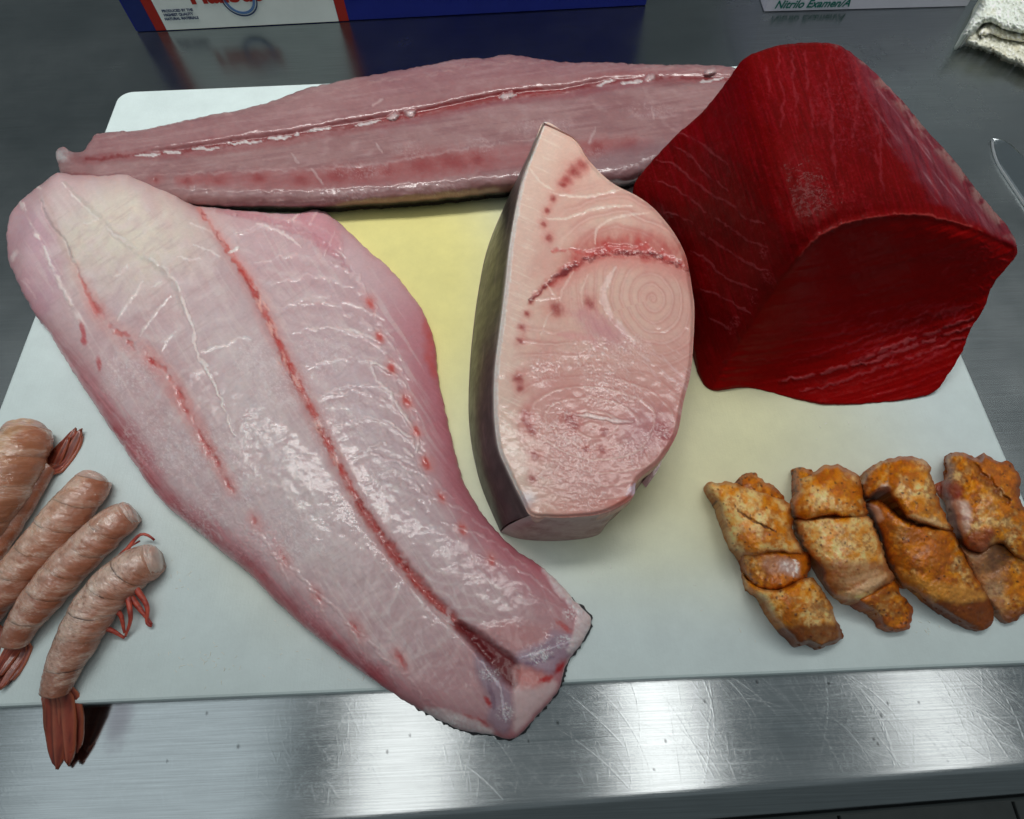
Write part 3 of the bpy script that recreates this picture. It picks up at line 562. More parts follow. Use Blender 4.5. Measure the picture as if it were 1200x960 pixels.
def long_paint(p):
    X, Y, d = p.X, p.Y, p.d; n = fbm(X / 50, Y / 18, 2); n2 = fbm(X / 18, Y / 9, 7)
    p.blend((178, 140, 140), np.ones(len(X))); p.blend((160, 116, 118), sstep(n, .4, .7) * .7); p.blend((190, 152, 154), sstep(n2, .5, .8) * .5)
    vb = X + np.abs(Y - 165) * .9 + (n - .5) * 50; vr = np.abs(vb / 30 - np.round(vb / 30)); p.blend((200, 168, 166), (1 - sstep(vr, .05, .2)) * .3 * sstep(n2, .35, .6))
    dl, t = pdist(X, Y, LB2); yb = np.interp(X, [q[0] for q in LB2], [q[1] for q in LB2]); s = Y - yb
    p.blend((170, 122, 126), sstep(-s, 2, 12) * .5)
    fib = rotn(X, Y, -8, 50, 2.6, 4); p.blend((202, 168, 168), sstep(fib, .58, .8) * .35); p.blend((142, 92, 98), sstep(1 - fib, .58, .8) * .35)
    p.H -= .0026 * np.exp(-(dl / 5.5) ** 2) * sstep(X, 100, 200) + .002 * np.exp(-(dl / 13.0) ** 2) * sstep(X, 100, 200)
    p.line(LB2, 14, (160, 82, 86), .6, 7, .15); p.line(LB2, 4.5, (132, 40, 44), .85, 3, .36, wob=2)
    p.line(LB2[7:12], 6, (148, 44, 46), .8, 4, .2, wob=2)
    for x0, y0, x1, y1 in ((158, 181.5, 188, 181), (192, 180, 212, 177.5), (226, 175, 258, 173), (267, 169, 308, 166), (315, 161.5, 341, 159.5), (346, 158.5, 351, 157.5), (360, 154, 388, 150.5), (417, 147, 446, 140.5), (455, 138, 470, 135), (585, 114, 605, 112), (700, 100, 720, 93), (728, 97, 752, 95), (820, 96, 848, 91)):
        p.line([(x0, y0), ((x0 + x1) / 2, (y0 + y1) / 2 + .6), (x1, y1)], 2.2, (250, 240, 240), .95, 1.0, 0, .0010, wob=2.0)
    for x, y in ((461, 137), (594, 113), (762, 91), (832, 84), (480, 133)): p.spot(x, y, 6, 3.4, -20, (226, 204, 204), .9, .5, .0025, int(x))
    p.line([(210, 211), (260, 211), (353, 211), (440, 206), (500, 200), (580, 186), (680, 176), (760, 168)], 17, (182, 112, 114), .55, 9, .1)
    for x, y, r in ((182, 211, 8), (218, 212, 10), (256, 211, 11), (304, 209, 11), (353, 211, 12), (395, 205, 16), (425, 203, 14), (455, 200, 14), (495, 192, 22), (530, 188, 18), (560, 186, 16), (700, 172, 16), (738, 170, 14)):
        p.spot(x + (x * 7 % 9) - 4, y, r * 1.2, r * .7, -8, (172, 92, 92), .55, .95, seed=int(x)); p.spot(x, y, r * (.35 + (x % 7) * .06), r * .4, -8 + x % 30, (150, 58, 60), .6, .95, -.0004, int(x))
    p.line([(150, 206), (230, 203), (330, 199), (420, 195), (520, 178), (640, 160)], 1.4, (206, 172, 172), .5, 1.3, .35, .0003, wob=3); p.line([(200, 222), (300, 224), (400, 221), (520, 212), (600, 205)], 1.4, (206, 172, 172), .5, 1.3, .35, .0003, wob=3)
    p.line([(280, 236), (360, 237), (440, 232), (520, 224)], 2, (222, 200, 198), .5, 1.6, .45, .0004, wob=2)
    p.poly([(150, 222), (230, 230), (350, 232), (480, 225), (590, 212), (740, 200), (745, 220), (590, 232), (480, 242), (355, 249), (229, 246)], (166, 114, 112), .6, 6)
    for cx, cy, r, n_ in ((700, 185, 40, 90), (725, 200, 25, 50), (560, 170, 40, 40), (480, 175, 30, 25), (420, 200, 50, 25), (640, 150, 50, 30), (760, 130, 40, 30), (400, 230, 60, 30), (520, 225, 50, 30)):
        glint_flecks(p, cx, cy, r, .5, (214, 188, 190), 3.0, .0004, 14, seed=cx)
    p.poly([(690, 190), (725, 172), (770, 165), (800, 180), (745, 214), (715, 216)], (150, 120, 126), .6, 10)
    for a in ([(342, 180), (350, 192)], [(440, 168), (448, 178)], [(436, 124), (448, 116)], [(365, 197), (378, 216)], [(764, 128), (766, 140)], [(690, 168), (698, 150)]): p.line(a, 1.4, (214, 186, 186), .7, 1.2, 0, .0005, curve=False)
    for x in range(120, 860, 17): strokes(p, 2, (x, x + 15), (float(np.interp(x, [113, 355, 592, 860], [159, 107, 67, 80])), float(np.interp(x, [113, 355, 592, 860], [163, 112, 74, 84]))), -8, 10, 12, (196, 160, 158), .6, 1.2, x, .0003)
    p.spot(72, 182, 7, 10, 80, (214, 206, 208), .9, .5, .001); p.line([(75, 180), (90, 186), (100, 192)], 4, (150, 96, 98), .6, 4); p.line([(76, 204), (100, 206), (130, 212), (170, 222)], 3, (150, 84, 88), .6, 3, .2)
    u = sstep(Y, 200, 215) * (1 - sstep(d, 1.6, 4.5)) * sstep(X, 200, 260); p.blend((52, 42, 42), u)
    p.H += .0012 * (fbm(X / 30, Y / 16, 21) - .5) + .0002 * (fbm(X / 7, Y / 7, 22) - .5)
ob = sculpt('long_fish_fillet', LONG, flesh('pink_fish_flesh', 0.42, .7, .10, .2, spec=.3, scale=480, bump=.15, dist=.0006, cb=.35), None, zfun=long_z, paint=long_paint, sag=True, jag=1.2, gain=.70, sat=1.1)
tag(ob, 'long narrow dusky pink raw fillet with grooved blood line, beneath the tuna edge', 'fish fillet')

# ------------------------------------------------------------------ swordfish steak
ST = .043
S_LEFT = [(637, 143.5), (625, 173), (611, 211), (598, 282), (592, 336), (586, 384), (580, 433), (579, 482), (584, 525), (595, 552), (611, 585), (622, 604)]
S_FRONT = [(622, 604), (644, 606.5), (676, 606), (709, 601), (741, 583), (747, 563), (774, 539)]
S_RIGHT = [(774, 539), (793, 509), (801, 471), (810, 433), (814, 368), (811, 338), (808, 319), (803, 298), (790, 273), (768, 246), (747, 230), (717, 214), (692, 190), (676, 165), (660, 154), (637, 143.5)]
S_TOP = S_LEFT[:-1] + S_FRONT[:-1] + S_RIGHT[:-1]
S_SKINB = [(629, 163), (610, 205), (592, 240), (571, 292), (560, 345), (553, 400), (550, 440), (549, 480), (551, 510), (556, 540), (566, 576), (586, 623)]
S_FRONTB = [(586, 624), (611, 632), (655, 634), (698, 628), (712, 613), (728, 598), (752, 566)]
def sw_paint(p):
    X, Y, d = p.X, p.Y, p.d; n = fbm(X / 45, Y / 45, 3); n2 = fbm(X / 12, Y / 12, 8)
    p.blend((216, 184, 172), np.ones(len(X))); p.blend((206, 162, 154), sstep(n, .4, .7) * .6); p.blend((226, 200, 186), sstep(Y, 300, 170) * .6)
    xl = np.interp(Y, [q[1] for q in S_LEFT], [q[0] for q in S_LEFT]); sd = X - xl
    p.blend((196, 142, 138), sstep(Y, 360, 470) * sstep(sd, 25, 70) * .75); p.blend((222, 198, 186), (1 - sstep(sd + (n2 - .5) * 20, 12, 45)) * .7)
    BL = [(622, 354), (638, 336), (665, 317), (703, 298), (736, 297), (768, 301), (795, 311), (811, 321)]
    db, tb = pdist(X, Y, catmull(BL, 5, False)); yb = np.interp(X, [q[0] for q in BL], [q[1] for q in BL])
    # growth rings: three nested families
    wv = (fbm(X / 60, Y / 60, 12) - .5) * .8
    def rings(cx, cy, ax, ay, ang, sp, mask, st, wd=.16):
        a = math.radians(ang); u = ((X - cx) * math.cos(a) + (Y - cy) * math.sin(a)) / ax; v = (-(X - cx) * math.sin(a) + (Y - cy) * math.cos(a)) / ay
        r = np.hypot(u, v) / sp + wv * 1.7 + .25 * np.arctan2(v, u) / math.pi; f = np.abs(r - np.round(r)); amp = .45 + .55 * _hash(np.round(r), np.round(r) * 0, 5)
        l = (1 - sstep(f, wd * .3, wd)) * mask * amp * (.25 + 1.1 * fbm(X / 34, Y / 34, 33)).clip(0, 1); p.blend((240, 218, 206), l * st); p.H += .0001 * l
        p.blend((186, 126, 122), sstep(np.sin(2 * math.pi * r + 1.2), -.6, 1) * mask * .40)
    low = sstep(Y - yb, 6, 26) * sstep(X, 600, 640)
    m1 = low * sstep(X + (Y - 330) * -.35, 640, 690) * (1 - sstep(Y + (X - 700) * -.45, 385, 425))
    rings(765, 350, 1.0, 1.25, -18, 10.5, m1, .9, .15)
    m2 = sstep(Y + (X - 700) * -.38 + wv * 30, 392, 425) * sstep(sd, 10, 34)
    rings(695, 500, 1.75, 1.0, 6, 14.0, m2, .9, .11)
    m3 = (1 - sstep(Y - yb, -14, -4)) * sstep(X, 640, 690) * sstep(Y, 200, 235)
    rings(735, 310, 1.5, 1.0, 12, 17, m3, .85, .10)
    # left gristle hatch along the skin
    h = rotn(X, Y, 25, 22, 2.2, 40); p.blend((236, 220, 208), sstep(h, .56, .75) * .45 * (1 - sstep(sd, 20, 42)))
    fib = rotn(X, Y, 40, 12, 2.0, 41); p.blend((236, 214, 214), sstep(fib, .56, .78) * .4 * sstep(Y, 380, 420) * (1 - sstep(Y, 480, 520)) * sstep(X, 680, 720))
    # blood band
    above = sstep(yb - Y, -2, 3) * (1 - sstep(yb - Y, 12, 42)) * sstep(X, 640, 680); p.blend((178, 84, 80), above * (.55 + 1.1 * (fbm(X / 9, Y / 18, 19) - .3)))
    below = sstep(Y - yb, -2, 4) * (1 - sstep(Y - yb, 6, 30)) * sstep(X, 630, 660); p.blend((198, 124, 120), below * .55)
    p.line(BL, 7, (180, 92, 88), .7, 6, .18, -.0004, wob=3); p.line(BL, 3.6, (146, 50, 50), .8, 2.6, .30, -.0003, wob=3); p.line(BL, 3.0, (104, 28, 32), .95, 1.8, .38, -.0003, wob=5, seed=2)
    p.line([(650, 292), (675, 296), (700, 294), (740, 289), (775, 295), (800, 310)], 4, (184, 84, 82), .7, 4, .35, -.0004, wob=5)
    for x in range(690, 810, 14): glint_flecks(p, x, float(np.interp(x, [q[0] for q in BL], [q[1] for q in BL])), 9, .7, (232, 186, 180), 3.0, .0002, 6, seed=x)
    for a in ([(622, 352), (640, 350), (655, 348)], [(640, 333), (652, 352), (640, 375), (634, 392)], [(672, 318), (660, 338), (655, 352)], [(690, 320), (682, 340), (683, 360)]): p.line(a, 1.4, (236, 212, 202), .55, 1.3, .3, .0003)
    p.line([(722, 315), (708, 338), (712, 362), (730, 385), (745, 400)], 5, (238, 214, 208), .8, 3, .2, .0005, wob=2)
    p.line([(645, 226), (680, 231), (710, 226), (728, 222)], 1.8, (240, 222, 210), .8, 1.3, .2, .0004); p.line([(640, 256), (665, 255), (700, 244), (740, 240)], 1.8, (240, 222, 210), .75, 1.3, .2, .0004)
    p.line([(620, 196), (632, 212), (650, 224)], 1.6, (240, 224, 212), .7, 1.2, .2, .0003); p.line([(697, 285), (700, 268), (722, 255), (760, 250)], 1.6, (240, 222, 212), .7, 1.3, .2)
    p.line([(655, 392), (690, 396), (700, 410)], 5, (206, 150, 150), .6, 4)
    p.line([(672, 485), (690, 487), (715, 492), (742, 495)], 3.2, (244, 226, 222), .9, 1.6, .2, .0007, wob=1.5)
    # blood dots beside the skin and in the flesh
    for x, y, r in ((682, 193, 6), (673, 201, 7), (664, 211, 5), (660, 217, 5), (648, 233, 3.6), (641, 247, 3.6), (637, 263, 3.4), (643, 279, 4), (618, 368, 3), (612, 384, 4), (610, 400, 4.6), (608, 444, 6), (609, 455, 4), (617, 486, 6), (622, 503, 7), (616, 495, 5), (627, 534, 5.5), (624, 561, 4),
                    (652, 362, 8), (691, 356, 7), (668, 492, 7), (674, 499, 5), (709, 507, 4.5), (773, 505, 7), (780, 512, 6), (686, 527, 4), (706, 527, 4)):
        p.spot(x, y, r * 1.7, r * 1.7, 0, (192, 116, 112), .5, .9); p.spot(x, y, r, r * (.5 + (x % 5) * .1), 20 + x % 60, (138, 44, 44), .8, .8, -.0001, int(x + y))
    p.spot(705, 385, 32, 13, 35, (186, 130, 140), .6, .8); p.spot(748, 505, 20, 26, 10, (178, 128, 134), .6, .8); p.spot(775, 505, 16, 22, 10, (160, 90, 96), .6, .8)
    for cx, cy, r, n_ in ((650, 500, 40, 110), (670, 540, 45, 120), (740, 530, 35, 90), (770, 510, 20, 50), (700, 420, 45, 90), (740, 410, 30, 80), (640, 430, 30, 50), (680, 580, 40, 50), (640, 560, 22, 40), (720, 460, 40, 50)):
        glint_flecks(p, cx, cy, r, .55, (240, 222, 220), 3.0, .0004, r * .8, seed=cx)
    p.line([q for q in [(s_[0] + 2.0, s_[1]) for s_ in S_LEFT[:-1]]], 4.0, (232, 226, 222), .9, 2.2); p.spot(610, 590, 9, 16, 60, (196, 200, 208), .8, .7)
    p.line([(735, 580), (742, 575), (748, 566)], 6, (216, 206, 222), .85, 3); p.spot(728, 586, 12, 5, -20, (182, 92, 78), .6, .7)
    p.line([(700, 590), (725, 588), (738, 580)], 4, (192, 112, 100), .6, 3); p.blend((206, 150, 140), sstep(Y, 570, 600) * .4)
    p.H += .0018 * (fbm(X / 50, Y / 50, 20) - .5) + .0002 * (fbm(X / 8, Y / 8, 22) - .5)
def sw_z(X, Y, d, up):
    T = ST + 0 * X - .004 * sstep(Y, 300, 150) * sstep(X, 700, 640)
    return T - .0022 * (1 - sstep(d, 0, 5.0)) 
o = un(690, 420, 0); sw = thing('swordfish_steak', 'thick pale pink swordfish steak with dark skin edge, lying between fillet and tuna', 'fish steak', o)
sw_flesh = flesh('swordfish_flesh', .42, .45, .12, .25, spec=.3, scale=480, bump=.10, dist=.0006, cb=.16)
sculpt('flesh', S_TOP, sw_flesh, sw, zfun=sw_z, paint=sw_paint, base=ST - .012, bottom=True, step=1.1, gain=1.0, sat=1.25, grain=.06)
def wall(name, top, bot, zt, mat, parent, paint, n=260, rings=26, bulge=0.0, zb=0.0, start=None):
    A = resample(top, n); Bq = resample(bot, n) if bot is not None else None
    PA = un(A[:, 0], A[:, 1], zt); PB = un(Bq[:, 0], Bq[:, 1], zb) if bot is not None else np.c_[PA[:, :2], np.full(n, ZB)]
    if bot is None and start is not None: PB = PB + (un(*start, 0.0) - PB[0]) * (1 - sstep(np.linspace(0, 1, n), 0, .25))[:, None]
    fr = np.linspace(0, 1, rings)[:, None, None]; G = PA[None] * (1 - fr) + PB[None] * fr
    out = (PB - PA)[:, :2]; out = out / (np.linalg.norm(out, axis=1)[:, None] + 1e-9); G[..., :2] += out[None] * (np.sin(fr * math.pi) * bulge)
    S, Fr = np.meshgrid(np.linspace(0, 1, n), np.linspace(0, 1, rings)); S = S.ravel(); Fr = Fr.ravel()
    p = Paint(S * 300, Fr * 40, (150, 100, 100)); p.S = S; p.Fr = Fr; paint(p)
    G = G.reshape(-1, 3); G[:, 2] += p.H
    idx = np.arange(rings * n).reshape(rings, n); q = np.stack([idx[:-1, :-1], idx[1:, :-1], idx[1:, 1:], idx[:-1, 1:]], -1).reshape(-1, 4)
    return put_mesh(name, G, q, mat, parent, p.C, origin=parent.location)
def skin_p(p):
    n = fbm(p.X / 30, p.Y / 8, 3); f = rotn(p.X, p.Y, 0, 40, 1.6, 9)
    p.blend((42, 35, 36), np.ones(len(p.X))); p.blend((70, 61, 58), sstep(n, .4, .7) * .6 * (1 - sstep(p.S, .1, .6))); p.blend((36, 26, 30), sstep(p.S, .4, .85) * .85); p.blend((128, 114, 108), sstep(f, .6, .8) * .3)
    p.blend((150, 140, 130), (1 - sstep(p.S, 0, .22)) * .7); p.blend((196, 186, 182), (1 - sstep(p.Fr, 0, .05)) * .8)
def front_p(p):
    n = fbm(p.X / 22, p.Y / 7, 3); f = rotn(p.X, p.Y, 6, 60, 2.6, 9)
    p.blend((182, 140, 138), np.ones(len(p.X))); p.blend((156, 104, 106), sstep(n, .42, .7) * .7); p.blend((206, 172, 168), sstep(f, .56, .75) * .5); p.blend((140, 70, 72), sstep(1 - f, .6, .75) * .5)
    p.blend((214, 206, 204), (1 - sstep(p.S, 0, .12)) * .7); p.blend((206, 170, 164), (1 - sstep(p.Fr, 0, .12)) * .7); p.blend((156, 62, 60), sstep(fbm(p.X / 9, p.Y / 9, 4), .6, .7) * sstep(p.S, .6, .8) * .8)
    p.H += (.0012 * (n - .5) + .0006 * (f - .5)) * np.sin(p.Fr * math.pi)
def edge_p(p): p.blend((190, 146, 140), np.ones(len(p.X)))
wall('skin', S_LEFT, S_SKINB, ST - .0022, flesh('swordfish_skin', .45, .3, .3, 0, scale=300, bump=.25, spec=.4), sw, skin_p, bulge=.003)
wall('cut_side', S_FRONT, S_FRONTB, ST - .0022, sw_flesh, sw, front_p, bulge=.002)
wall('back_side', S_RIGHT, None, ST - .0022, sw_flesh, sw, edge_p, rings=8, start=(752, 566))
PBl = un(*resample(S_SKINB, 60).T, 0.0); PFr = un(*resample(S_FRONTB, 30).T, 0.0); pr_ = resample(S_RIGHT, 60); PRt = un(pr_[:, 0], pr_[:, 1], ST)
under = np.vstack([PBl, PFr, np.c_[PRt[:, :2], np.full(60, ZB)]]); under[:, 2] = ZB + .0004
put_mesh('underside', under, np.zeros((0, 4), int), sw_flesh, sw, np.tile(lin((180, 140, 138)), (len(under), 1)), origin=sw.location, ngons=[list(range(len(under)))])

# ------------------------------------------------------------------ tuna loin block
TUNA = [(743, 219), (765, 188), (792, 159), (823, 131), (847, 102), (868, 73), (888, 61), (921, 52), (964, 50), (988, 56), (1017, 78), (1055, 116), (1084, 150), (1122, 193), (1151, 231), (1180, 265), (1192, 289), (1188, 304), (1165, 332), (1153, 361), (1137, 387), (1127, 413), (1112, 438), (1094, 459), (1055, 468), (988, 473), (940, 468), (873, 452), (833, 455), (821, 437), (813, 404), (800, 360), (778, 300), (757, 250)]
TZ = [(743, 219, .020), (765, 188, .036), (792, 159, .054), (823, 131, .072), (847, 102, .090), (868, 73, .104), (888, 61, .110), (921, 52, .112), (964, 50, .110), (988, 56, .107), (1017, 78, .100), (1055, 116, .092), (1084, 150, .087), (1122, 193, .082), (1151, 231, .079), (1180, 265, .077), (1192, 289, .073),
      (1188, 304, .067), (1165, 332, .054), (1153, 361, .041), (1137, 387, .029), (1127, 413, .019), (1112, 438, .010), (1094, 459, .003), (1055, 468, .002), (988, 473, .002), (940, 468, .002), (873, 452, .003), (833, 455, .002), (821, 437, .004), (813, 404, .007), (800, 360, .011), (778, 300, .014), (757, 250, .017),
      # front crest and corner edge
      (1151, 270, .086), (1113, 258, .094), (1075, 251, .101), (1027, 254, .107), (988, 263, .108), (960, 277, .106), (935, 302, .095), (912, 330, .079), (893, 358, .062), (873, 388, .043), (853, 420, .022),
      # front face: steep and hollow above, flaring out at the foot
      (1075, 275, .090), (1027, 280, .092), (990, 292, .088), (1000, 330, .059), (1060, 330, .055), (1120, 310, .066), (1000, 370, .035), (1070, 370, .031), (1120, 350, .042), (930, 390, .036), (960, 420, .019), (1040, 415, .017), (1085, 420, .014), (900, 425, .016), (1000, 445, .008), (1050, 445, .008),
      # top
      (920, 120, .117), (970, 120, .117), (1010, 130, .110), (1050, 180, .104), (1090, 215, .098), (900, 180, .112), (960, 190, .118), (1010, 210, .113), (950, 240, .113), (900, 240, .104), (870, 130, .103), (850, 180, .090), (850, 240, .080), (880, 290, .081),
      # left face
      (800, 200, .054), (790, 250, .042), (830, 290, .052), (820, 340, .034), (860, 340, .055), (845, 380, .036)]
tz = tps(TZ, 2e-4)
def tuna_paint(p):
    X, Y, d = p.X, p.Y, p.d; n = fbm(X / 50, Y / 50, 3); n2 = fbm(X / 14, Y / 14, 8)
    p.blend((110, 8, 12), np.ones(len(X))); p.blend((92, 3, 8), sstep(n, .4, .7) * .6); p.blend((118, 12, 18), sstep(n2, .5, .8) * .35)
    CR = [(1192, 288), (1151, 270), (1113, 258), (1075, 251), (1027, 254), (988, 263), (960, 277), (935, 302), (912, 330), (893, 358), (873, 388), (853, 420), (833, 454)]
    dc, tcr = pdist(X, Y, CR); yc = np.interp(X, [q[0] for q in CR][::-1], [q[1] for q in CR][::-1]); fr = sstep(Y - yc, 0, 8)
    p.blend((146, 6, 10), fr * .85); p.blend((128, 8, 12), np.exp(-(dc / 12.) ** 2) * .5)  # front face coloured brighter, to offset the shade on it
    p.line(CR[1:8], 1.4, (190, 84, 80), .6, 1.2, .3, .0004, wob=2)
    # right side: drier greyish membrane, its mauve sheen painted in
    MV = [(985, 50), (1018, 110), (1044, 165), (1072, 210), (1102, 240), (1155, 268), (1195, 292)]
    sdm = X - np.interp(Y, [q[1] for q in MV], [q[0] for q in MV]); mm = sstep(sdm + (n2 - .5) * 26, -14, 16) * (1 - fr)
    p.blend((122, 60, 72), mm * .75)
    st = rotn(X, Y, 53, 60, 3.5, 44); p.blend((166, 122, 128), sstep(st, .55, .78) * mm * .6); p.blend((92, 32, 42), sstep(1 - st, .56, .78) * mm * .6)
    p.blend((168, 140, 134), (1 - sstep(d, 2, 14)) * mm * sstep(n2, .4, .6) * .6)
    # connective lines on the left face
    A = lambda L: [(730 + a / 3, 160 + b / 3) for a, b in L]
    for k, L in enumerate(([(200, -10), (280, 30), (370, 100)], [(180, 35), (250, 80), (290, 130), (375, 190)], [(120, 80), (200, 110), (240, 150), (300, 195), (370, 235), (440, 290), (495, 305)], [(90, 155), (160, 170), (230, 215), (300, 270), (380, 320), (440, 365), (510, 390)], [(140, 265), (220, 290), (270, 330), (320, 370), (400, 420), (450, 450), (510, 475)], [(240, 405), (300, 435), (350, 490), (420, 520), (470, 540)], [(270, 535), (340, 560), (400, 595), (450, 620)], [(300, 640), (350, 665), (390, 685)])):
        p.line(A(L), 1.5, (160, 74, 78), .75, 1.0, .36, .0001, wob=2, seed=k); p.line([(a + 2, b + 3) for a, b in A(L)], 3, (96, 12, 18), .4, 2, .2, wob=2, seed=k)
    for x, y in ((900, 325), (897, 320), (905, 330), (884, 352), (862, 378), (858, 385), (896, 295)): glint_flecks(p, x, y, 8, .6, (176, 84, 88), 3.0, .0003, 10, seed=x)
    # lines down the top
    Bm = lambda L: [(840 + a / 4, 50 + b / 4) for a, b in L]
    for k, L in enumerate(([(220, 40), (235, 150), (245, 260)], [(285, 25), (290, 150), (310, 250), (300, 400)], [(350, 20), (360, 180), (370, 300), (370, 420)], [(415, 20), (430, 200), (450, 400)], [(525, 30), (520, 180), (540, 350), (545, 500), (560, 640)], [(650, 60), (665, 200), (660, 330), (630, 480)], [(760, 300), (770, 480), (770, 650)], [(740, 500), (760, 600), (780, 700)])):
        p.line(Bm(L), 1.6, (148, 56, 62), .5, 1.4, .40, .0001, wob=3, seed=k + 40)
    glint_flecks(p, 1000, 120, 55, .5, (150, 60, 68), 4.0, .0004, 80); glint_flecks(p, 930, 110, 60, .3, (140, 50, 56), 4, .0003, 60)
    glint_flecks(p, 985, 225, 40, .55, (156, 44, 48), 3.4, .0005, 32)
    glint_flecks(p, 950, 200, 30, .4, (140, 36, 40), 3.4, .0003, 45)
    # front face: fibres fanning to the right
    Cm = lambda L: [(930 + a / 3.69, 220 + b / 3.69) for a, b in L]
    for k, (L, c, wd, h) in enumerate((([(0, 750), (100, 730), (200, 690), (330, 640), (450, 590), (550, 550)], .5, 1.6, .0006), ([(-60, 835), (0, 825), (120, 810), (250, 760), (400, 700), (560, 640), (700, 590), (780, 555)], .85, 2.4, .0012), ([(250, 770), (400, 730), (560, 670), (770, 595)], .8, 2.2, .0011), ([(30, 880), (200, 840), (400, 770), (600, 700), (740, 640)], .55, 2, .0009), ([(300, 850), (450, 800), (600, 740), (720, 680)], .4, 1.6, .0006), ([(0, 590), (200, 570), (400, 520), (550, 490)], .3, 1.4, .0004), ([(100, 500), (300, 460), (480, 415)], .3, 1.4, .0003), ([(-300, 750), (-150, 745), (0, 720), (150, 690)], .3, 1.4, .0004), ([(0, 660), (180, 640), (400, 590), (700, 520), (830, 450)], .35, 1.8, .0007), ([(400, 620), (560, 570), (790, 500)], .4, 1.8, .0007), ([(350, 900), (520, 850), (680, 770)], .3, 1.4, .0005), ([(500, 300), (620, 290), (780, 300)], .25, 1.2, .0003), ([(-180, 640), (0, 620), (150, 600)], .25, 1.2, .0003), ([(200, 380), (380, 340), (440, 330)], .25, 1.2, .0002))):
        p.line(Cm(L), wd, (186, 92, 96), c * (.95 if wd > 1.9 else .45), 1.6, .36, h * .4, wob=3, seed=k + 60); p.line([(a, b + 4) for a, b in Cm(L)], 5, (80, 0, 6), c * .5, 4, .1, -h * .3, wob=3, seed=k + 60)
    strokes(p, 130, (985, 1135), (355, 425), -32, 12, 16, (168, 66, 72), .35, 1.0, 9, .0001, lambda x, y: 330 < y + (x - 985) * .32 - 35 < 418)
    strokes(p, 60, (1100, 1185), (285, 340), -15, 30, 8, (170, 50, 54), .5, 1.0, 10, .0004); strokes(p, 60, (960, 1100), (270, 400), -12, 14, 20, (140, 26, 28), .4, 1.2, 11, .0003)
    fb = rotn(X, Y + .0006 * (X - 1000) ** 2, -14, 60, 4, 45); p.blend((122, 14, 18), sstep(fb, .55, .8) * fr * .4); p.H += .0009 * (fb - .5) * fr
    gr = rotn(X, Y, 72, 46, 1.9, 51); p.blend((140, 30, 36), sstep(gr, .52, .78) * (1 - fr) * .4); p.blend((78, 1, 5), sstep(1 - gr, .52, .78) * (1 - fr) * .4); g2 = fbm(X / 2.2, Y / 2.2, 52, 2); p.blend((150, 44, 48), sstep(g2, .6, .85) * .3 * (1 - .5 * fr)); p.H += .0014 * np.exp(-(dc / 4.5) ** 2) * sstep(X, 900, 940); p.H += .0002 * (gr - .5)
    p.H += .0018 * (fbm(X / 40, Y / 40, 20) - .5) + .0003 * (fbm(X / 8, Y / 8, 22) - .5)
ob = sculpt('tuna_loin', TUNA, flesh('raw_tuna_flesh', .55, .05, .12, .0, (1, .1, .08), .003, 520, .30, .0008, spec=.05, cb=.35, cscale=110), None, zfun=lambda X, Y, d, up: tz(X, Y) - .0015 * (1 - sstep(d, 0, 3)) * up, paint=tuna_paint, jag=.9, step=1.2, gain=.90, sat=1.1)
tag(ob, 'large dark red block of raw tuna loin with mauve right side', 'tuna')

# ------------------------------------------------------------------ shrimp
shell_mat = flesh('shrimp_shell', .34, .9, .08, .45, (1, .55, .35), .006, scale=380, bump=.3, dist=.0006, scale2=150, cb=.85, cscale=210); leg_mat = flesh('shrimp_leg', .35, .5, .2, .1, scale=500, bump=.2)
shr_flesh = flesh('shrimp_flesh', .35, .6, .15, .3, scale=500, bump=.3)
def ppm(x, y): return float((un(x, y, .01) - CAM) @ _F) / F_PX          # metres per pixel there
def tube(name, C3, rad, mat, parent, colr, sides=18, flat=.85, cap=True, side=None, lump=0.0, seedn=0, flap=None, arc=0.0, fine=0.0):
    C3 = np.asarray(C3, float); n = len(C3); t = np.gradient(C3, axis=0); t /= np.linalg.norm(t, axis=1)[:, None] + 1e-9
    upv = np.array([0, 0, 1.0]); sd = np.cross(t, upv); sd /= np.linalg.norm(sd, axis=1)[:, None] + 1e-9; u2 = np.cross(sd, t)
    th = np.linspace(0, 2 * math.pi, sides, endpoint=False)
    rad = np.asarray(rad)[:, None] * (1 + lump * (fbm(np.linspace(0, 3, n)[:, None] + seedn + 0 * th[None], np.cos(th)[None] * 1.3 + 5 + 0 * np.linspace(0, 1, n)[:, None], seedn, 3) - .5))
    if fine: rad = rad * (1 + fine * (fbm(np.linspace(0, 9, n)[:, None] + seedn + 0 * th[None], (np.cos(th) * 4 + np.sin(th) * 3)[None] + 20 + 0 * np.linspace(0, 1, n)[:, None], seedn + 5, 3) - .5))
    if flap is not None: rad = rad * (1 + .09 * np.clip(flap * np.cos(th)[None], 0, 1) ** 2 * np.sin(np.linspace(0, 1, n) * math.pi)[:, None] ** .7)
    G = C3[:, None] + (sd[:, None] * np.cos(th)[None, :, None] + u2[:, None] * (np.sin(th) * flat)[None, :, None]) * rad[:, :, None]
    if arc: G = G + t[:, None] * (arc * np.asarray(rad) * (np.sin(th)[None] - .3))[:, :, None]
    S, TH = np.meshgrid(np.linspace(0, 1, n), th, indexing='ij'); Cc = colr(S.ravel(), TH.ravel(), G.reshape(-1, 3))
    idx = np.arange(n * sides).reshape(n, sides); q = np.stack([idx[:-1], np.roll(idx[:-1], -1, 1), np.roll(idx[1:], -1, 1), idx[1:]], -1).reshape(-1, 4)
    return put_mesh(name, G.reshape(-1, 3), q, mat, parent, Cc, origin=parent.location, ngons=[list(idx[0][::-1]), list(idx[-1])] if cap else ())
def lerpc(a, b, m): return a * (1 - m[:, None]) + b * m[:, None]
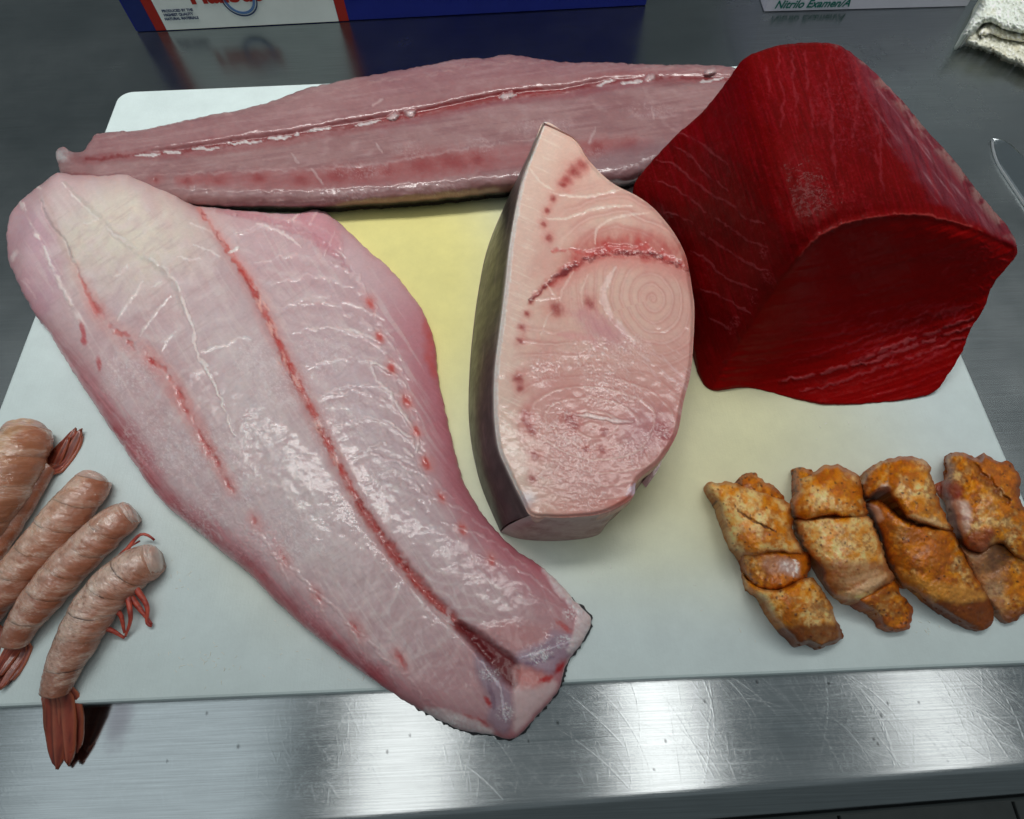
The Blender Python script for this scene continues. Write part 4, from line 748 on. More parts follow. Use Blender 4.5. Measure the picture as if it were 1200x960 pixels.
def shrimp(spine, tailtip, tone, label, legs=(), seed=0, fan=1.0, dark=0.5, zlift=0.0, ventral=-1):
    sp = resample([(x, y, r) for x, y, r in spine], 420); kx = np.array([ppm(x, y) for x, y, r in sp]); rm = sp[:, 2] * kx
    C3 = un(sp[:, 0], sp[:, 1], rm * .82 + zlift)
    # an oblique view shows the round body, so keep its base on the board
    root = thing('raw_shrimp', label, 'shrimp', (C3[160][0], C3[160][1], ZB), 'headless raw shrimp on the board')
    base = lin(tone, K * 1.0); pale = lin((214, 186, 168), K); red = lin((150, 78, 50), K * .9); dk = lin((124, 84, 62), K)
    cuts = np.array([0.0, .16, .32, .49, .66, .84, 1.0]) * 419
    for k in range(6):
        a = int(max(0, cuts[k] - 13)); b = int(cuts[k + 1]); m = b - a + 1; s = np.linspace(0, 1, m)
        rr = rm[a:b + 1] * (.988 + .022 * s ** .6); rr = rr * (1 + .012 * np.sin(s * math.pi))
        CC = C3[a:b + 1]
        def colr(S, TH, P, k=k, red=red):
            a_, b_ = P[:, 0] + P[:, 2] * .7, P[:, 1] + P[:, 2] * .4
            f1 = fbm(a_ * 1500 + seed, b_ * 1500, seed + 7, 3); f2 = fbm(a_ * 3200, b_ * 3200 + seed, seed + 8, 2); f3 = fbm(a_ * 230, b_ * 230, seed + 9, 4); dor = np.cos(TH) * -ventral
            n1 = fbm(P[:, 0] * 260 + seed, P[:, 1] * 260, seed + k, 3); n2 = fbm(P[:, 0] * 900, P[:, 1] * 900 + seed, seed + 50, 3)
            c = np.tile(base, (len(S), 1)); c = lerpc(c, pale, sstep(n1, .45, .72) * .3); c = lerpc(c, dk, sstep(n2, .52, .72) * dark * .8); c = lerpc(c, lin((176, 98, 60), K), sstep(ventral * np.cos(TH) + n1 * .8, .2, 1.2) * .75); c = lerpc(c, lin((224, 204, 190), K), sstep(-ventral * np.cos(TH) * .5 + np.sin(TH) * .8 + n1 - .5, .55, 1.0) * .35)  # ends with a pale highlight along the back, painted into the shell
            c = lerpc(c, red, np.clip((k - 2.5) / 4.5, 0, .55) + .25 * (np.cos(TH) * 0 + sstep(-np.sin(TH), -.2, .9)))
            c = lerpc(c, lin((228, 200, 178), K), sstep(f3, .45, .8) * .40); c = lerpc(c, lin((150, 96, 66), K), sstep(1 - f3, .45, .8) * .40); c = lerpc(c, lin((88, 56, 42), K), sstep(f2, .66, .85) * .5 * dark)
            c = lerpc(c, lin((244, 236, 228), K), sstep(1 - np.abs(2 * f1 - 1) * 3.2, .5, .95) * sstep(f3, .4, .65) * .28)  # white glint streaks painted on the shell
            c = lerpc(c, lin((96, 64, 52), K), (1 - sstep(np.abs(dor - .72 + (f3 - .5) * .12), .02, .10)) * .30)
            c = lerpc(c, lin((70, 40, 30), K), sstep(S, .93, .99) * sstep(n1, .42, .6) * dark); return c
        ob = tube('shell_segment', CC, rr, shell_mat, root, colr, 72, .86, cap=True, lump=.10, fine=.035, seedn=seed * 11 + k, flap=ventral if k < 5 else None, arc=.38)
    # cut flesh at the head end
    d = C3[0] - C3[16]; d /= np.linalg.norm(d); s = np.linspace(0, 1, 12)
    s = np.linspace(0, 1, 30); CC = C3[6] + d[None] * (s * rm[0] * .62)[:, None]; rr = rm[6] * np.clip(1 - (s * .99) ** 4.0, 0.01, 1) ** .5 * (.98 - .10 * s)
    tube('cut_flesh', CC, rr, shr_flesh, root, lambda S, TH, P: lerpc(np.tile(lin((206, 180, 168), K), (len(S), 1)), lin(tone, K), sstep(fbm(P[:, 0] * 350, P[:, 1] * 350, seed, 3), .45, .7) * .6), 72, .86, lump=.28, seedn=seed * 3 + 1, fine=.05)
    # tail fan
    e = C3[-1]; tip = un(tailtip[0], tailtip[1], .004 + zlift); ax = tip - e; L = np.linalg.norm(ax); ax /= L; sdv = np.cross(ax, [0, 0, 1.0]); sdv /= np.linalg.norm(sdv)
    for k, (off, ln, wd, lift) in enumerate(((-.42, .80, .30, .000), (.42, .88, .30, .000), (-.20, .96, .30, .0010), (.22, 1.0, .30, .0012), (0, .72, .20, .0022))):
        dirv = ax + sdv * off * .8 * fan; dirv /= np.linalg.norm(dirv); s = np.linspace(0, 1, 14); v = np.linspace(-1, 1, 9)
        prof = np.interp(s, [0, .15, .5, .8, .95, 1], [.5, .95, 1, .72, .36, .08]) * wd * L * .55
        st0 = e - ax * rm[-1] * .5 + sdv * off * rm[-1] * 1.25
        G = st0[None, None] + dirv[None, None] * (s * (ln * L + rm[-1] * .5))[:, None, None] + np.cross(dirv, [0, 0, 1.0])[None, None] * (prof[:, None] * v[None])[..., None]
        ridge = .0010 * (1 - np.abs(v)) + .00025 * np.cos(v * 9); Z = np.interp(s, [0, .25, 1], [e[2] + .001, e[2] * .55 + .004, (.005 if tailtip[1] > 830 else ZB + .003 + zlift)])
        jag = .0016 * _hash(np.arange(9), np.arange(9) * 0 + k, seed); G[-1] += dirv[None] * (jag[:, None] - .0008) * 1.5
        G[..., 2] = np.maximum(Z[:, None] + ridge[None] + lift * np.sin(s * 2.2)[:, None] - .002 * np.abs(off), (.0022 if tailtip[1] > 830 else ZB + .0012))
        n1 = fbm(np.repeat(s, 9) * 6 + seed, np.tile(v, 14) * 5, seed + k, 3); c = lerpc(np.tile(lin((150, 66, 48), K), (14 * 9, 1)), lin((92, 34, 28), K), sstep(n1, .35, .65) * .8); c = lerpc(c, lin((206, 110, 66), K), sstep(np.abs(np.tile(v, 14)), .72, 1) * .6); c = lerpc(c, lin((48, 20, 18), K), (1 - sstep(np.abs(np.tile(v, 14) - .3), .05, .2)) * .5); c = lerpc(c, lin((198, 120, 92), K), sstep(np.abs(np.tile(v, 14)), .0, .25)[::1] * 0 + (1 - sstep(np.abs(np.tile(v, 14)), .05, .3)) * .45)
        idx = np.arange(14 * 9).reshape(14, 9); q = np.stack([idx[:-1, :-1], idx[1:, :-1], idx[1:, 1:], idx[:-1, 1:]], -1).reshape(-1, 4)
        G2 = G.reshape(-1, 3); B2 = G2 - [0, 0, .0012]; nn = len(G2); bd = list(idx[0]) + list(idx[1:, -1]) + list(idx[-1, -2::-1]) + list(idx[-2:0:-1, 0]); bd = np.array(bd)
        sideq = np.stack([bd, np.roll(bd, -1), np.roll(bd, -1) + nn, bd + nn], 1)
        put_mesh('tail_blade', np.vstack([G2, B2]), np.vstack([q, q[:, ::-1] + nn, sideq]), leg_mat, root, np.vstack([c, c]), origin=root.location)
    for k, lg in enumerate(legs):
        lp = resample([(x, y) for x, y in lg[0]], 16); zz = np.interp(np.linspace(0, 1, 16), [0, .5, 1], lg[1]); CC = un(lp[:, 0], lp[:, 1], zz)
        tube('leg', CC, np.linspace(lg[2], lg[2] * .35, 16), leg_mat, root, lambda S, TH, P: lerpc(np.tile(lin((198, 84, 62), K), (len(S), 1)), lin((150, 50, 40), K), sstep(fbm(P[:, 0] * 900, P[:, 1] * 900, k, 2), .4, .6)), 8, .8)
    return root
LG = .0019
shrimp([(178, 656, 20), (160, 664, 23), (137, 682, 25), (114, 708, 25.5), (98, 735, 24.5), (85, 760, 22.5), (74, 786, 20), (64, 812, 16)], (51, 903), (216, 182, 164),
       'shrimp with red swimming legs showing and tail hanging past the board front', seed=1, dark=.8, fan=.12,
       legs=[([(148, 690), (153, 724), (147, 746)], (.010, .008, .002), LG), ([(122, 716), (140, 719), (146, 742)], (.012, .007, .003), LG), ([(112, 733), (131, 739), (146, 748)], (.010, .006, .002), LG), ([(158, 688), (172, 710), (172, 730), (178, 734)], (.010, .006, .002), LG), ([(152, 698), (168, 719), (178, 732)], (.008, .005, .002), LG), ([(132, 668), (160, 630), (172, 627), (181, 633)], (.014, .010, .004), LG * .9), ([(120, 676), (145, 646), (164, 634)], (.014, .010, .004), LG * .8)])
shrimp([(150, 602, 17), (136, 611, 20), (113, 631, 22), (89, 655, 23), (66, 680, 23), (46, 705, 22), (28, 731, 19), (16, 755, 15)], (-8, 810), (196, 146, 124),
       'slim pinkish shrimp lying snug against the shrimp with red legs', seed=2, dark=.45, fan=.1)
shrimp([(109, 563, 19), (100, 575, 22), (82, 598, 24), (58, 627, 24), (34, 655, 23), (12, 682, 22), (-8, 708, 20), (-24, 735, 16)], (-46, 792), (206, 158, 132),
       'smooth pinkish shrimp with blunt pale end beside the upturned dark tail', seed=3, dark=.35)
shrimp([(30, 507, 25), (22, 522, 30), (6, 552, 34), (-12, 585, 35), (-32, 618, 33), (-52, 650, 30), (-70, 682, 26), (-84, 710, 20)], (-120, 770), (204, 164, 124),
       'fattest tan shrimp, its thick rounded end on the white board', seed=4, dark=.35)
shrimp([(-48, 706, 15), (-40, 690, 17), (-24, 664, 18), (-6, 636, 17), (12, 609, 16), (28, 586, 15), (42, 566, 13), (55, 548, 11)], (91, 502), (178, 116, 84),
       'thin shrimp lying the other way, dark red tail pointing at the big fillet', seed=5, dark=.5, fan=.1, ventral=1)

# ------------------------------------------------------------------ spice-rubbed strips
spice_mat = flesh('spiced_meat', .5, .25, .25, .08, (1, .5, .25), .003, 560, .35, .0010, scale2=190)
def spice_paint(dark=0.3, pale=0.5, seed=0, extra=None, tip=None):
    def f(p):
        X, Y, d = p.X, p.Y, p.d; n = fbm(X / 16, Y / 16, seed); n2 = fbm(X / 5, Y / 5, seed + 3); n3 = vnoise(X / 1.7, Y / 1.7, seed + 7)
        n0 = fbm(X / 42, Y / 42, seed + 1); p.blend((190, 122, 42), np.ones(len(X))); p.blend((220, 188, 134), sstep(n * .6 + n0 * .4 + (pale - .5) * .5, .38, .62) * .9); p.blend((134, 70, 20), sstep(1 - n0 + (n2 - .5) * .5 + (dark - .3) * .6, .46, .74) * .8)
        p.blend((176, 96, 24), sstep(n2, .48, .66) * .5); p.blend((100, 44, 14), sstep(fbm(X / 4, Y / 4, seed + 4, 3) * .5 + n0 * .6 + (dark - .3) * .3, .58, .78) * .6); p.blend((206, 126, 30), sstep(fbm(X / 9, Y / 9, seed + 14, 3), .5, .7) * .45); p.blend((60, 30, 16), sstep(n3, .86, .97) * .35)
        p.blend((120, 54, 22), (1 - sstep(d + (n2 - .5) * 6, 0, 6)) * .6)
        g = np.random.default_rng(seed)
        for k in range(26):
            i = g.integers(len(X)); p.spot(X[i], Y[i], g.uniform(.8, 1.6), g.uniform(.8, 1.6), 0, (52, 28, 20), .8, .5, .0003)
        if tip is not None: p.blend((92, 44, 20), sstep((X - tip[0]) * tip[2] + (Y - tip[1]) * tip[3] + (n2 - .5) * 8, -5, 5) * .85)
        if extra: extra(p)
        p.H += .0026 * (fbm(X / 20, Y / 20, seed + 9) - .5) + .0007 * (n2 - .5) + .0002 * (n3 - .5)
    return f
def mA(L): return [(820 + x / 3.842, 520 + y / 3.842) for x, y in L]
def mB(L): return [(810 + x / 3.077, 510 + y / 3.077) for x, y in L]
GR = 'spice rubbed rolled strips in a row'
def strip(label, at): return thing('spiced_meat_strip', label, 'meat strip', un(*at, 0), GR)
AX = None
def wrap(name, parent, outline, T, R=18, seed=0, lo=.003, layer=0.0, **kw):
    ax = catmull(AX, 5, False); L = np.r_[0, np.cumsum(np.linalg.norm(np.diff(ax[:, :2], axis=0), axis=1))]; L /= L[-1]
    def zf(X, Y, d, up):
        dp, t = pdist(X, Y, ax[:, :2]); hw = np.interp(t, L, ax[:, 2]); Tm = np.interp(t, L, ax[:, 3])
        roll = np.sqrt(np.clip(1 - (dp / hw) ** 2, 0, 1)); lip = sstep(d, 0, 4.5)
        z = Tm * roll * (.80 + .20 * lip) + layer * (.35 + .65 * lip) * (.3 + .7 * roll); rd = np.sqrt(np.clip(1 - (1 - np.clip(d / 12, 0, 1)) ** 2, 0, 1))
        fl = np.maximum(sstep(roll, .45, .85) * .72, up * .8); return .0014 + z * (fl + (1 - fl) * rd)
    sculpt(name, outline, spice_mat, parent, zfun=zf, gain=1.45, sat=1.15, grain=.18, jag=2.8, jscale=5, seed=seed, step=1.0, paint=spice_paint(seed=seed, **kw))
AX = [(856, 562, 40, .014), (888, 612, 50, .024), (908, 660, 44, .019), (930, 705, 42, .021), (958, 752, 36, .008)]
a = strip('spice rubbed rolled strip at the end of the row, next to the swordfish', (890, 660))
wrap('flap', a, mA([(175, 150), (200, 135), (250, 135), (280, 160), (330, 190), (378, 240), (340, 290), (240, 240), (178, 195)]), .020, 8, 11, dark=.6, pale=.25)
wrap('inner_roll', a, mA([(195, 490), (330, 470), (420, 480), (492, 500), (485, 590), (420, 640), (330, 665), (255, 655), (200, 600)]), .010, 14, 12, dark=.55, pale=.3,
     extra=lambda p: (p.blend((142, 98, 76), sstep(np.hypot((p.X - 908) / 22, (p.Y - 662) / 14), 1.1, .5) * .8), p.spot(926, 665, 12, 8, 30, (168, 150, 146), .8, .6), strokes(p, 12, (918, 936), (656, 674), 50, 40, 5, (226, 214, 206), .8, 1.2, 3, .0005)))
wrap('wrap', a, mA([(30, 180), (100, 175), (170, 182), (230, 195), (320, 220), (380, 250), (407, 285), (415, 350), (430, 420), (470, 480), (490, 520), (420, 505), (340, 490), (250, 515), (190, 505), (140, 470), (115, 400), (95, 310), (75, 260), (40, 225)]), .025, 26, 13, pale=.62, layer=.004,
     extra=lambda p: (p.line(mA([(165, 290), (200, 325), (250, 350), (335, 390)]), 1.4, (70, 38, 24), .9, 1.2, .25, -.0015, wob=1.5), p.blend((150, 98, 62), sstep(p.Y, 640, 652) * .7)))
wrap('lower_wrap', a, mA([(195, 575), (215, 612), (280, 648), (340, 652), (420, 628), (500, 600), (540, 640), (570, 690), (600, 750), (620, 800), (648, 855), (620, 890), (550, 920), (500, 900), (440, 905), (400, 870), (330, 790), (270, 700), (205, 650)]), .020, 20, 14, pale=.58, layer=.003, tip=(950, 732, .1, 1))
AX = [(966, 545, 44, .018), (972, 581, 50, .026), (989, 640, 52, .026), (1015, 682, 46, .020), (1052, 733, 28, .006)]
b = strip('spice rubbed rolled strip split by a dark crack across its pale middle', (990, 650))
wrap('flap', b, mB([(363, 120), (400, 115), (440, 130), (450, 170), (420, 230), (385, 225), (372, 190), (372, 150)]), .014, 8, 21, dark=.5, pale=.3)
wrap('tail_end', b, mB([(600, 590), (690, 545), (735, 525), (760, 570), (795, 620), (790, 690), (740, 708), (700, 695), (660, 640)]), .007, 12, 22, dark=.7, pale=.2)
wrap('lower_wrap', b, mB([(368, 305), (420, 300), (500, 290), (630, 288), (660, 330), (690, 400), (705, 460), (735, 520), (690, 555), (620, 600), (570, 600), (510, 580), (480, 540), (470, 490), (440, 450), (390, 380)]), .026, 26, 23, pale=.68,
     extra=lambda p: (p.blend((128, 84, 60), sstep(p.Y, 652, 664) * (1 - sstep(p.Y - (p.X - 970) * .0, 690, 700)) * .75), p.line(mB([(520, 585), (600, 565), (660, 530), (700, 505)]), 5, (204, 170, 136), .75, 4, .2, .0006, wob=2), p.line(mB([(560, 530), (620, 515), (670, 495)]), 4, (190, 152, 120), .6, 4, .2, wob=2)))
wrap('wrap', b, mB([(380, 150), (430, 135), (470, 112), (520, 105), (580, 130), (610, 150), (618, 210), (634, 292), (560, 300), (500, 296), (425, 312), (368, 296), (362, 240), (385, 190)]), .028, 24, 24, dark=.38, pale=.5, layer=.0035)
AX = [(1043, 537, 46, .018), (1060, 575, 52, .028), (1080, 624, 52, .026), (1109, 672, 50, .020), (1158, 728, 36, .005)]
c = strip('darker orange strip with white fat showing in its fold', (1085, 640))
wrap('lower_wrap', c, mB([(625, 245), (680, 235), (740, 280), (830, 320), (940, 345), (980, 420), (1010, 480), (1060, 560), (1085, 600), (1090, 660), (1070, 700), (1010, 695), (930, 650), (870, 620), (800, 560), (740, 540), (700, 460), (680, 370), (650, 300)]), .023, 26, 31, dark=.62, pale=.3,
     extra=lambda p: (p.line(mB([(745, 500), (830, 545), (930, 570), (1050, 580)]), 13, (196, 142, 80), .7, 8, .2, .0008, wob=3), p.poly(mB([(632, 250), (672, 262), (692, 300), (668, 312), (645, 290)]), (206, 186, 176), .9, 3), p.line(mB([(700, 215), (760, 280), (830, 325)]), 9, (74, 34, 20), .9, 4, 0, -.004)), tip=(1095, 705, .25, .97))
wrap('wrap', c, mB([(615, 160), (650, 112), (700, 90), (770, 75), (850, 100), (870, 160), (890, 220), (920, 300), (942, 345), (860, 335), (785, 305), (745, 265), (712, 210), (680, 200), (640, 235), (612, 225), (606, 190)]), .029, 22, 32, dark=.42, pale=.45, layer=.0035,
     extra=lambda p: (p.poly(mB([(640, 232), (690, 178), (715, 188), (702, 212), (655, 245)]), (212, 190, 178), .9, 3), p.line(mB([(780, 290), (840, 310), (900, 320)]), 6, (206, 170, 128), .7, 3)))
AX = [(1151, 534, 50, .016), (1161, 581, 58, .027), (1171, 625, 64, .023), (1184, 679, 52, .010), (1193, 730, 40, .004)]
d_ = strip('ragged strip with pale fat stripes at the board corner, end of the row', (1165, 640))
wrap('lower_wrap', d_, mB([(965, 395), (1040, 420), (1100, 380), (1180, 430), (1240, 440), (1270, 540), (1230, 620), (1195, 650), (1150, 675), (1110, 640), (1060, 590), (1000, 500)]), .013, 16, 41, dark=.5, pale=.4,
     extra=lambda p: (p.blend((138, 108, 88), sstep(p.X, 1190, 1165) * .65), p.poly(mB([(1080, 400), (1130, 400), (1150, 450), (1100, 500), (1060, 480)]), (62, 40, 30), .6, 8, -.002)), tip=(1180, 715, .4, .9))
wrap('wrap', d_, mB([(914, 120), (922, 70), (980, 60), (1040, 85), (1056, 64), (1110, 92), (1150, 100), (1182, 150), (1192, 240), (1240, 300), (1280, 400), (1240, 460), (1180, 450), (1110, 395), (1050, 430), (985, 400), (960, 340), (940, 290), (915, 240), (884, 200), (884, 170), (918, 160)]), .027, 22, 42, layer=.004, dark=.55, pale=.38,
     extra=lambda p: (p.poly(mB([(895, 235), (980, 235), (1010, 270), (1000, 340), (960, 365), (935, 300)]), (208, 184, 172), .92, 4), p.line(mB([(915, 290), (960, 295), (1000, 300)]), 3, (160, 120, 112), .8, 3), p.poly(mB([(885, 170), (930, 165), (975, 185), (970, 230), (920, 230), (888, 205)]), (140, 70, 62), .85, 4), p.line(mB([(1000, 80), (1060, 160), (1140, 240)]), 5, (90, 44, 22), .7, 4, .2, -.0025, wob=3), p.poly(mB([(985, 370), (1060, 335), (1095, 350), (1080, 400), (1030, 430), (985, 405)]), (128, 62, 44), .8, 4, .001)))

# ------------------------------------------------------------------ things at the back of the counter
def face_box(name, label, cat, pL, pR, height, depth, mat, side_mat=None):
    A = un(*pL, -ZB); B = un(*pR, -ZB); u = (B - A); L = np.linalg.norm(u[:2]); u = np.array([u[0], u[1], 0]) / L; nrm = np.array([u[1], -u[0], 0])      # towards the camera
    root = thing(name, label, cat, (A[0], A[1], 0.0003))
    return root, A * [1, 1, 0], u, nrm, L
def flat(name, quad, off, A, u, nrm, mat, parent):      # a printed panel standing a hair proud of the box face, in (along, up) metres
    V = np.array([A + u * a + np.array([0, 0, 1.0]) * b + nrm * off for a, b in quad]); n = len(V); W = V - nrm * .0002
    return put_mesh(name, np.vstack([V, W]), np.stack([np.arange(n), np.arange(n) + n, np.roll(np.arange(n), -1) + n, np.roll(np.arange(n), -1)], 1), mat, parent, smooth=False, origin=parent.location, ngons=[list(range(n)), list(range(2 * n - 1, n - 1, -1))])
def solid(name, A, u, nrm, L, H, D, mat, parent, z0=.0003, bev=.002):
    o0 = np.array(parent.location); import bmesh
    bm = bmesh.new(); bmesh.ops.create_cube(bm, size=1.0)
    for v in bm.verts:
        q = A + u * ((v.co.x + .5) * L) - nrm * ((v.co.y + .5) * D) + np.array([0, 0, z0 + (v.co.z + .5) * H]); v.co = Vector(q - o0)
    bmesh.ops.recalc_face_normals(bm, faces=bm.faces[:])
    bmesh.ops.bevel(bm, geom=bm.edges[:], offset=bev, segments=2, affect='EDGES')
    me = bpy.data.meshes.new(name); bm.to_mesh(me); bm.free(); me.materials.append(mat); ob = bpy.data.objects.new(name, me); col.objects.link(ob); ob.parent = parent; return ob
def text(name, s, size, a, b, A, u, nrm, mat, parent, off=.0007, shear=0.0, bold=0.0, sx=1.0):
    cu = bpy.data.curves.new(name, 'FONT'); cu.body = s; cu.size = size; cu.shear = shear; cu.extrude = .0001; cu.offset = bold
    t = bpy.data.objects.new(name, cu); col.objects.link(t); dg = bpy.context.evaluated_depsgraph_get(); me = bpy.data.meshes.new_from_object(t.evaluated_get(dg)); bpy.data.objects.remove(t)
    o0 = np.array(parent.location); up = np.array([0, 0, 1.0])
    for v in me.vertices: v.co = Vector(A + u * (a + v.co.x * sx) + up * (b + v.co.y) + nrm * (off + v.co.z) - o0)
    me.materials.clear(); me.materials.append(mat); ob = bpy.data.objects.new(name, me); col.objects.link(ob); ob.parent = parent; return ob
blue = plain('printed_blue_card', (8, 30, 128), .42, noise=.12, scale=60); red = plain('printed_red_card', (160, 30, 16), .5, noise=.1); wcard = plain('printed_white_card', (226, 234, 230), .5, noise=.10, scale=45); navy = plain('navy_print', (28, 52, 96), .5); lblue = plain('light_blue_print', (84, 122, 172), .5)
root, A, u, nrm, L = face_box('carton', 'long blue cardboard carton with white printed panel and red stripes', 'box', (160, 38), (757, 7), .2, .2, blue)
solid('carton_body', A, u, nrm, L, .16, .20, blue, root, bev=.0008)
def along(px, py):
    q = un_plane(np.array(px, float), np.array(py, float), A, nrm); return float((q - A) @ u), float(q[2])
x1 = along(184, 37)[0]; x2 = along(196, 36)[0]; x3 = along(397, 24.5)[0]; x4 = along(409, 24)[0]
flat('printed_panel', [(x2, .0008), (x3, .0008), (x3, .157), (x2, .157)], .0004, A, u, nrm, wcard, root)
flat('printed_stripe', [(x1, .0008), (x2 - .0003, .0008), (x2 - .0003, .157), (x1, .157)], .0004, A, u, nrm, red, root)
flat('printed_stripe', [(x3 + .0003, .0008), (x4, .0008), (x4, .157), (x3 + .0003, .157)], .0004, A, u, nrm, red, root)
flat('corner_fold', [(.0022, .0008), (x1 - .0004, .0008), (x1 - .0004, .157), (.0022, .157)], .0004, A, u, nrm, plain('printed_deep_blue_card', (18, 38, 104), .45), root)
q0 = along(194, 23.5)
for k, s in enumerate(('PRODUCED BY THE', 'HIGHEST QUALITY', 'NATURAL MATERIALS')):
    text('small_print', s, .0032, q0[0] + .001 * (k < 2), q0[1] + (2 - k) * .0036, A, u, nrm, navy, root, bold=.00008)
q1 = along(224, 3.2); text('red_lettering', 'Halibut', .026, q1[0], q1[1], A, u, nrm, red, root, bold=.0012, sx=.85)
q2 = along(288, 18.7); q3 = along(261, 3)
R_ = ((q3[0] - q2[0]) ** 2 + (q3[1] - q2[1]) ** 2) / (2 * (q3[1] - q2[1])); cx, cz = q2[0], q2[1] + R_
def ring(name, r0, r1, mat, off):
    th = np.linspace(0, 2 * math.pi, 64, endpoint=False); V = []
    for o_ in (off, off - .0002):
        for r in (r0, r1): V.append(np.array([A + u * (cx + r * math.cos(t)) + np.array([0, 0, cz + r * math.sin(t)]) + nrm * o_ for t in th]))
    i = np.arange(64); j = np.roll(i, -1); put_mesh(name, np.vstack(V), np.vstack([np.stack([i, i + 64, j + 64, j], 1), np.stack([i + 64, i + 192, j + 192, j + 64], 1), np.stack([i, j, j + 128, i + 128], 1)]), mat, root, smooth=False, origin=root.location)
ring('round_emblem', R_ * .93, R_, navy, .0008); ring('round_emblem', R_ * .74, R_ * .87, lblue, .0008)
white_gloss = plain('glossy_white_card', (206, 206, 218), .28, noise=.06, scale=20); green = plain('green_print', (0, 104, 92), .5)
root, A, u, nrm, L = face_box('glove_box', 'white carton with green lettering at the back of the counter', 'box', (895, 14.6), (1133, 8.3), .08, .12, white_gloss)
solid('carton_body', A, u, nrm, L, .07, .12, white_gloss, root, bev=.0008)
q0 = along(907, 9.6); text('green_lettering', 'Nitrilo Examen/A', .0098, q0[0], q0[1], A, u, nrm, green, root, shear=.25, bold=.0002, off=.0005)
q1 = along(978, 5.5); wd = text('green_lettering', 'mbidiestro', .0098, q1[0] + .001, q0[1], A, u, nrm, plain('faded_green_print', (150, 190, 190), .5), root, shear=.25, bold=.0001, off=.0005) if False else None

# terry towel: folded, three layers
tw_mat = flesh('terry_cotton', .9, 0, .5, .1, (1, 1, 1), .002, 900, 1.0, .002, spec=.1)
def tow_paint(c):
    def f(p):
        X, Y = p.X, p.Y; p.blend(c, np.ones(len(X))); n = fbm(X / 2.2, Y / 2.2, 4, 2); p.blend((168, 170, 156), sstep(1 - n, .5, .7) * .5); p.blend((232, 236, 230), sstep(n, .55, .75) * .6); p.blend((196, 186, 150), sstep(fbm(X / 14, Y / 14, 9), .5, .7) * .35)
        p.H += .0022 * (n - .5) + .002 * (fbm(X / 12, Y / 12, 6) - .5)
    return f
o = un(1190, 50, -ZB); tw = thing('terry_towel', 'folded off white terry towel at the back of the counter', 'towel', o)
sculpt('lower_fold', [(1127, 44), (1140, 30), (1160, 28), (1200, 30), (1280, 34), (1285, 104), (1230, 88), (1200, 79), (1182, 71), (1165, 62), (1147, 55), (1134, 51)], tw_mat, tw, T=-.005, R=7, lo=-.013, hi=1.5, base=-ZB, gain=1.3, paint=tow_paint((196, 196, 180)), jag=1.5, jscale=2.5, step=.9)
sculpt('inner_fold', [(1146, 38), (1152, 30), (1162, 27), (1180, 32), (1205, 38), (1280, 40), (1280, 56), (1205, 50), (1175, 46), (1160, 40), (1150, 44)], tw_mat, tw, T=.001, R=7, lo=-.006, hi=.0, base=-ZB, gain=1.3, paint=tow_paint((226, 220, 200)), jag=.6, step=.9)
sculpt('upper_fold', [(1128, 43), (1130, 36), (1138, 22), (1146, 8), (1156, -12), (1200, -25), (1285, -25), (1290, 36), (1215, 41), (1180, 36), (1164, 28), (1152, 28), (1142, 38)], tw_mat, tw, T=.010, R=12, lo=-.003, hi=.5, base=-ZB, gain=1.3, paint=tow_paint((204, 212, 204)), jag=.8, jscale=2.5, step=.9)

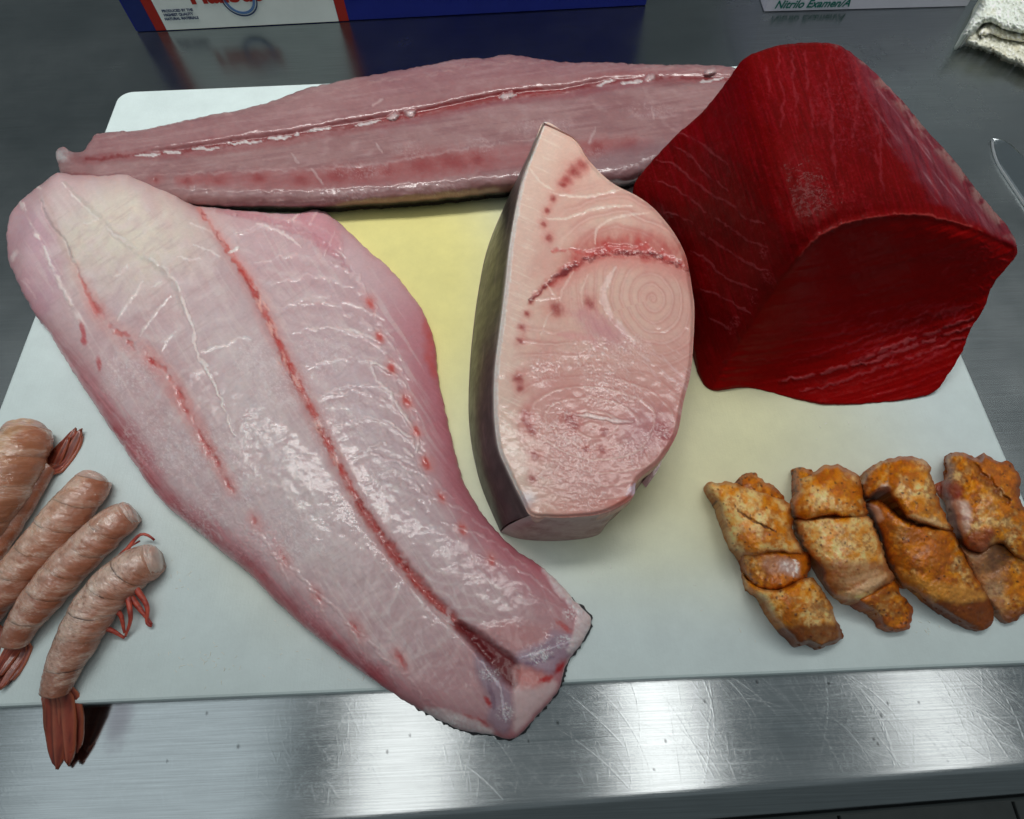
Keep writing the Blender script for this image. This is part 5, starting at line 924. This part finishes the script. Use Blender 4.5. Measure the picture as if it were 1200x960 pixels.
# knife blade
def knife():
    edge = resample([(1163, 163), (1164, 175), (1170, 192), (1182, 211), (1200, 238), (1225, 275), (1250, 310)], 50); spine = resample([(1163.5, 162), (1180, 166), (1200, 184), (1225, 215), (1255, 255), (1280, 290), (1296, 306)], 50)
    fr = np.array([0, .05, .10, .5, .95, 1.0]); zz = np.array([.0010, .0014, .0018, .0024, .0030, .0024]) - ZB
    G = np.array([un(edge[:, 0] * (1 - f) + spine[:, 0] * f, edge[:, 1] * (1 - f) + spine[:, 1] * f, z) for f, z in zip(fr, zz)]); n = 50
    lowr = G.copy(); lowr[..., 2] = .0004; V = np.vstack([G.reshape(-1, 3), lowr.reshape(-1, 3)]); idx = np.arange(6 * n).reshape(6, n)
    q = np.stack([idx[:-1, :-1], idx[:-1, 1:], idx[1:, 1:], idx[1:, :-1]], -1).reshape(-1, 4); b0 = idx[0]; b1 = idx[-1]; m = 6 * n
    sq = [np.stack([b0[:-1], b0[:-1] + m, b0[1:] + m, b0[1:]], 1), np.stack([b1[:-1], b1[1:], b1[1:] + m, b1[:-1] + m], 1)]
    root = thing('knife', 'thin polished steel knife blade on counter beside the tuna', 'knife', (*un(1230, 250, -ZB)[:2], 0.0004))
    put_mesh('blade', V, np.vstack([q, q[:, ::-1] + m] + sq), plain('polished_steel', (196, 204, 208), .16, 1.0, .04, 200, .02), root, origin=root.location, smooth=False)
    e1 = resample([(1162.2, 163), (1163, 175), (1169, 192), (1181, 211), (1199, 238), (1224, 275), (1249, 310)], 50); ea = un(e1[:, 0], e1[:, 1], .0012 - ZB); eb = un(edge[:, 0] + 1.3, edge[:, 1] - .2, .0021 - ZB); ec = ea * [1, 1, 0] + [0, 0, .0004]
    ii = np.arange(49); put_mesh('cutting_edge', np.vstack([ea, eb, ec]), np.vstack([np.stack([ii, ii + 1, ii + 51, ii + 50], 1), np.stack([ii + 100, ii + 101, ii + 1, ii], 1)]), plain('highlight_edge', (240, 244, 244), .55, 1.0, .04, 200, .02), root, origin=root.location)  # edge strip added in paler steel as the lamp's highlight line
    ha = un(1296, 318, -ZB)[:2]; hb = un(1400, 470, -ZB)[:2]; C3 = np.array([[ha[0] * (1 - t) + hb[0] * t, ha[1] * (1 - t) + hb[1] * t, .010] for t in np.linspace(0, 1, 20)])
    tube('handle', C3, .0095 + .002 * np.sin(np.linspace(0, 5, 20)), leg_mat if False else flesh('black_handle', .4, 0, .3, 0, bump=.1), root, lambda S, TH, P: np.tile(lin((40, 40, 42)), (len(S), 1)), 14, .8)
knife()
# specks of fish left on the board
def flakes():
    g = np.random.default_rng(12); V = []; F = []
    for cx, cy, sx, sy, n in ((90, 590, 22, 20, 12), (245, 775, 45, 20, 34), (420, 785, 40, 12, 16), (330, 760, 60, 25, 12), (650, 770, 15, 12, 5), (1085, 735, 14, 8, 8), (215, 690, 22, 25, 12), (700, 665, 30, 20, 6), (840, 700, 50, 30, 6), (940, 500, 60, 16, 6)):
        for k in range(n):
            P = un(cx + g.normal(0, sx * .6), cy + g.normal(0, sy * .6), 0.0); a = g.uniform(0, 6.3); l = g.uniform(.0005, .0013); w_ = g.uniform(.00015, .0003); h = .00025
            if not (BX0 + .003 < P[0] < BX1 - .003 and BY0 + .003 < P[1] < BY1): continue
            u_ = np.array([math.cos(a), math.sin(a), 0]); v_ = np.array([-math.sin(a), math.cos(a), 0]); b = len(V)
            for z, s in ((-.0001, 1), (h, .6)):
                for e1, e2 in ((-1, -1), (1, -.6), (1, .6), (-1, 1)): V.append(P + u_ * l * e1 * s + v_ * w_ * e2 * s + np.array([0, 0, z]))
            F += [[b + 4, b + 5, b + 6, b + 7], [b, b + 1, b + 5, b + 4], [b + 1, b + 2, b + 6, b + 5], [b + 2, b + 3, b + 7, b + 6], [b + 3, b, b + 4, b + 7]]
    ob = put_mesh('fish_flakes', np.array(V), np.array(F), plain('pale_fish_scrap', (226, 228, 220), .35, noise=.1), smooth=False)
    ob['kind'] = 'stuff'; tag(ob, 'tiny pale specks of fish scattered on the cutting board', 'scraps')
flakes()
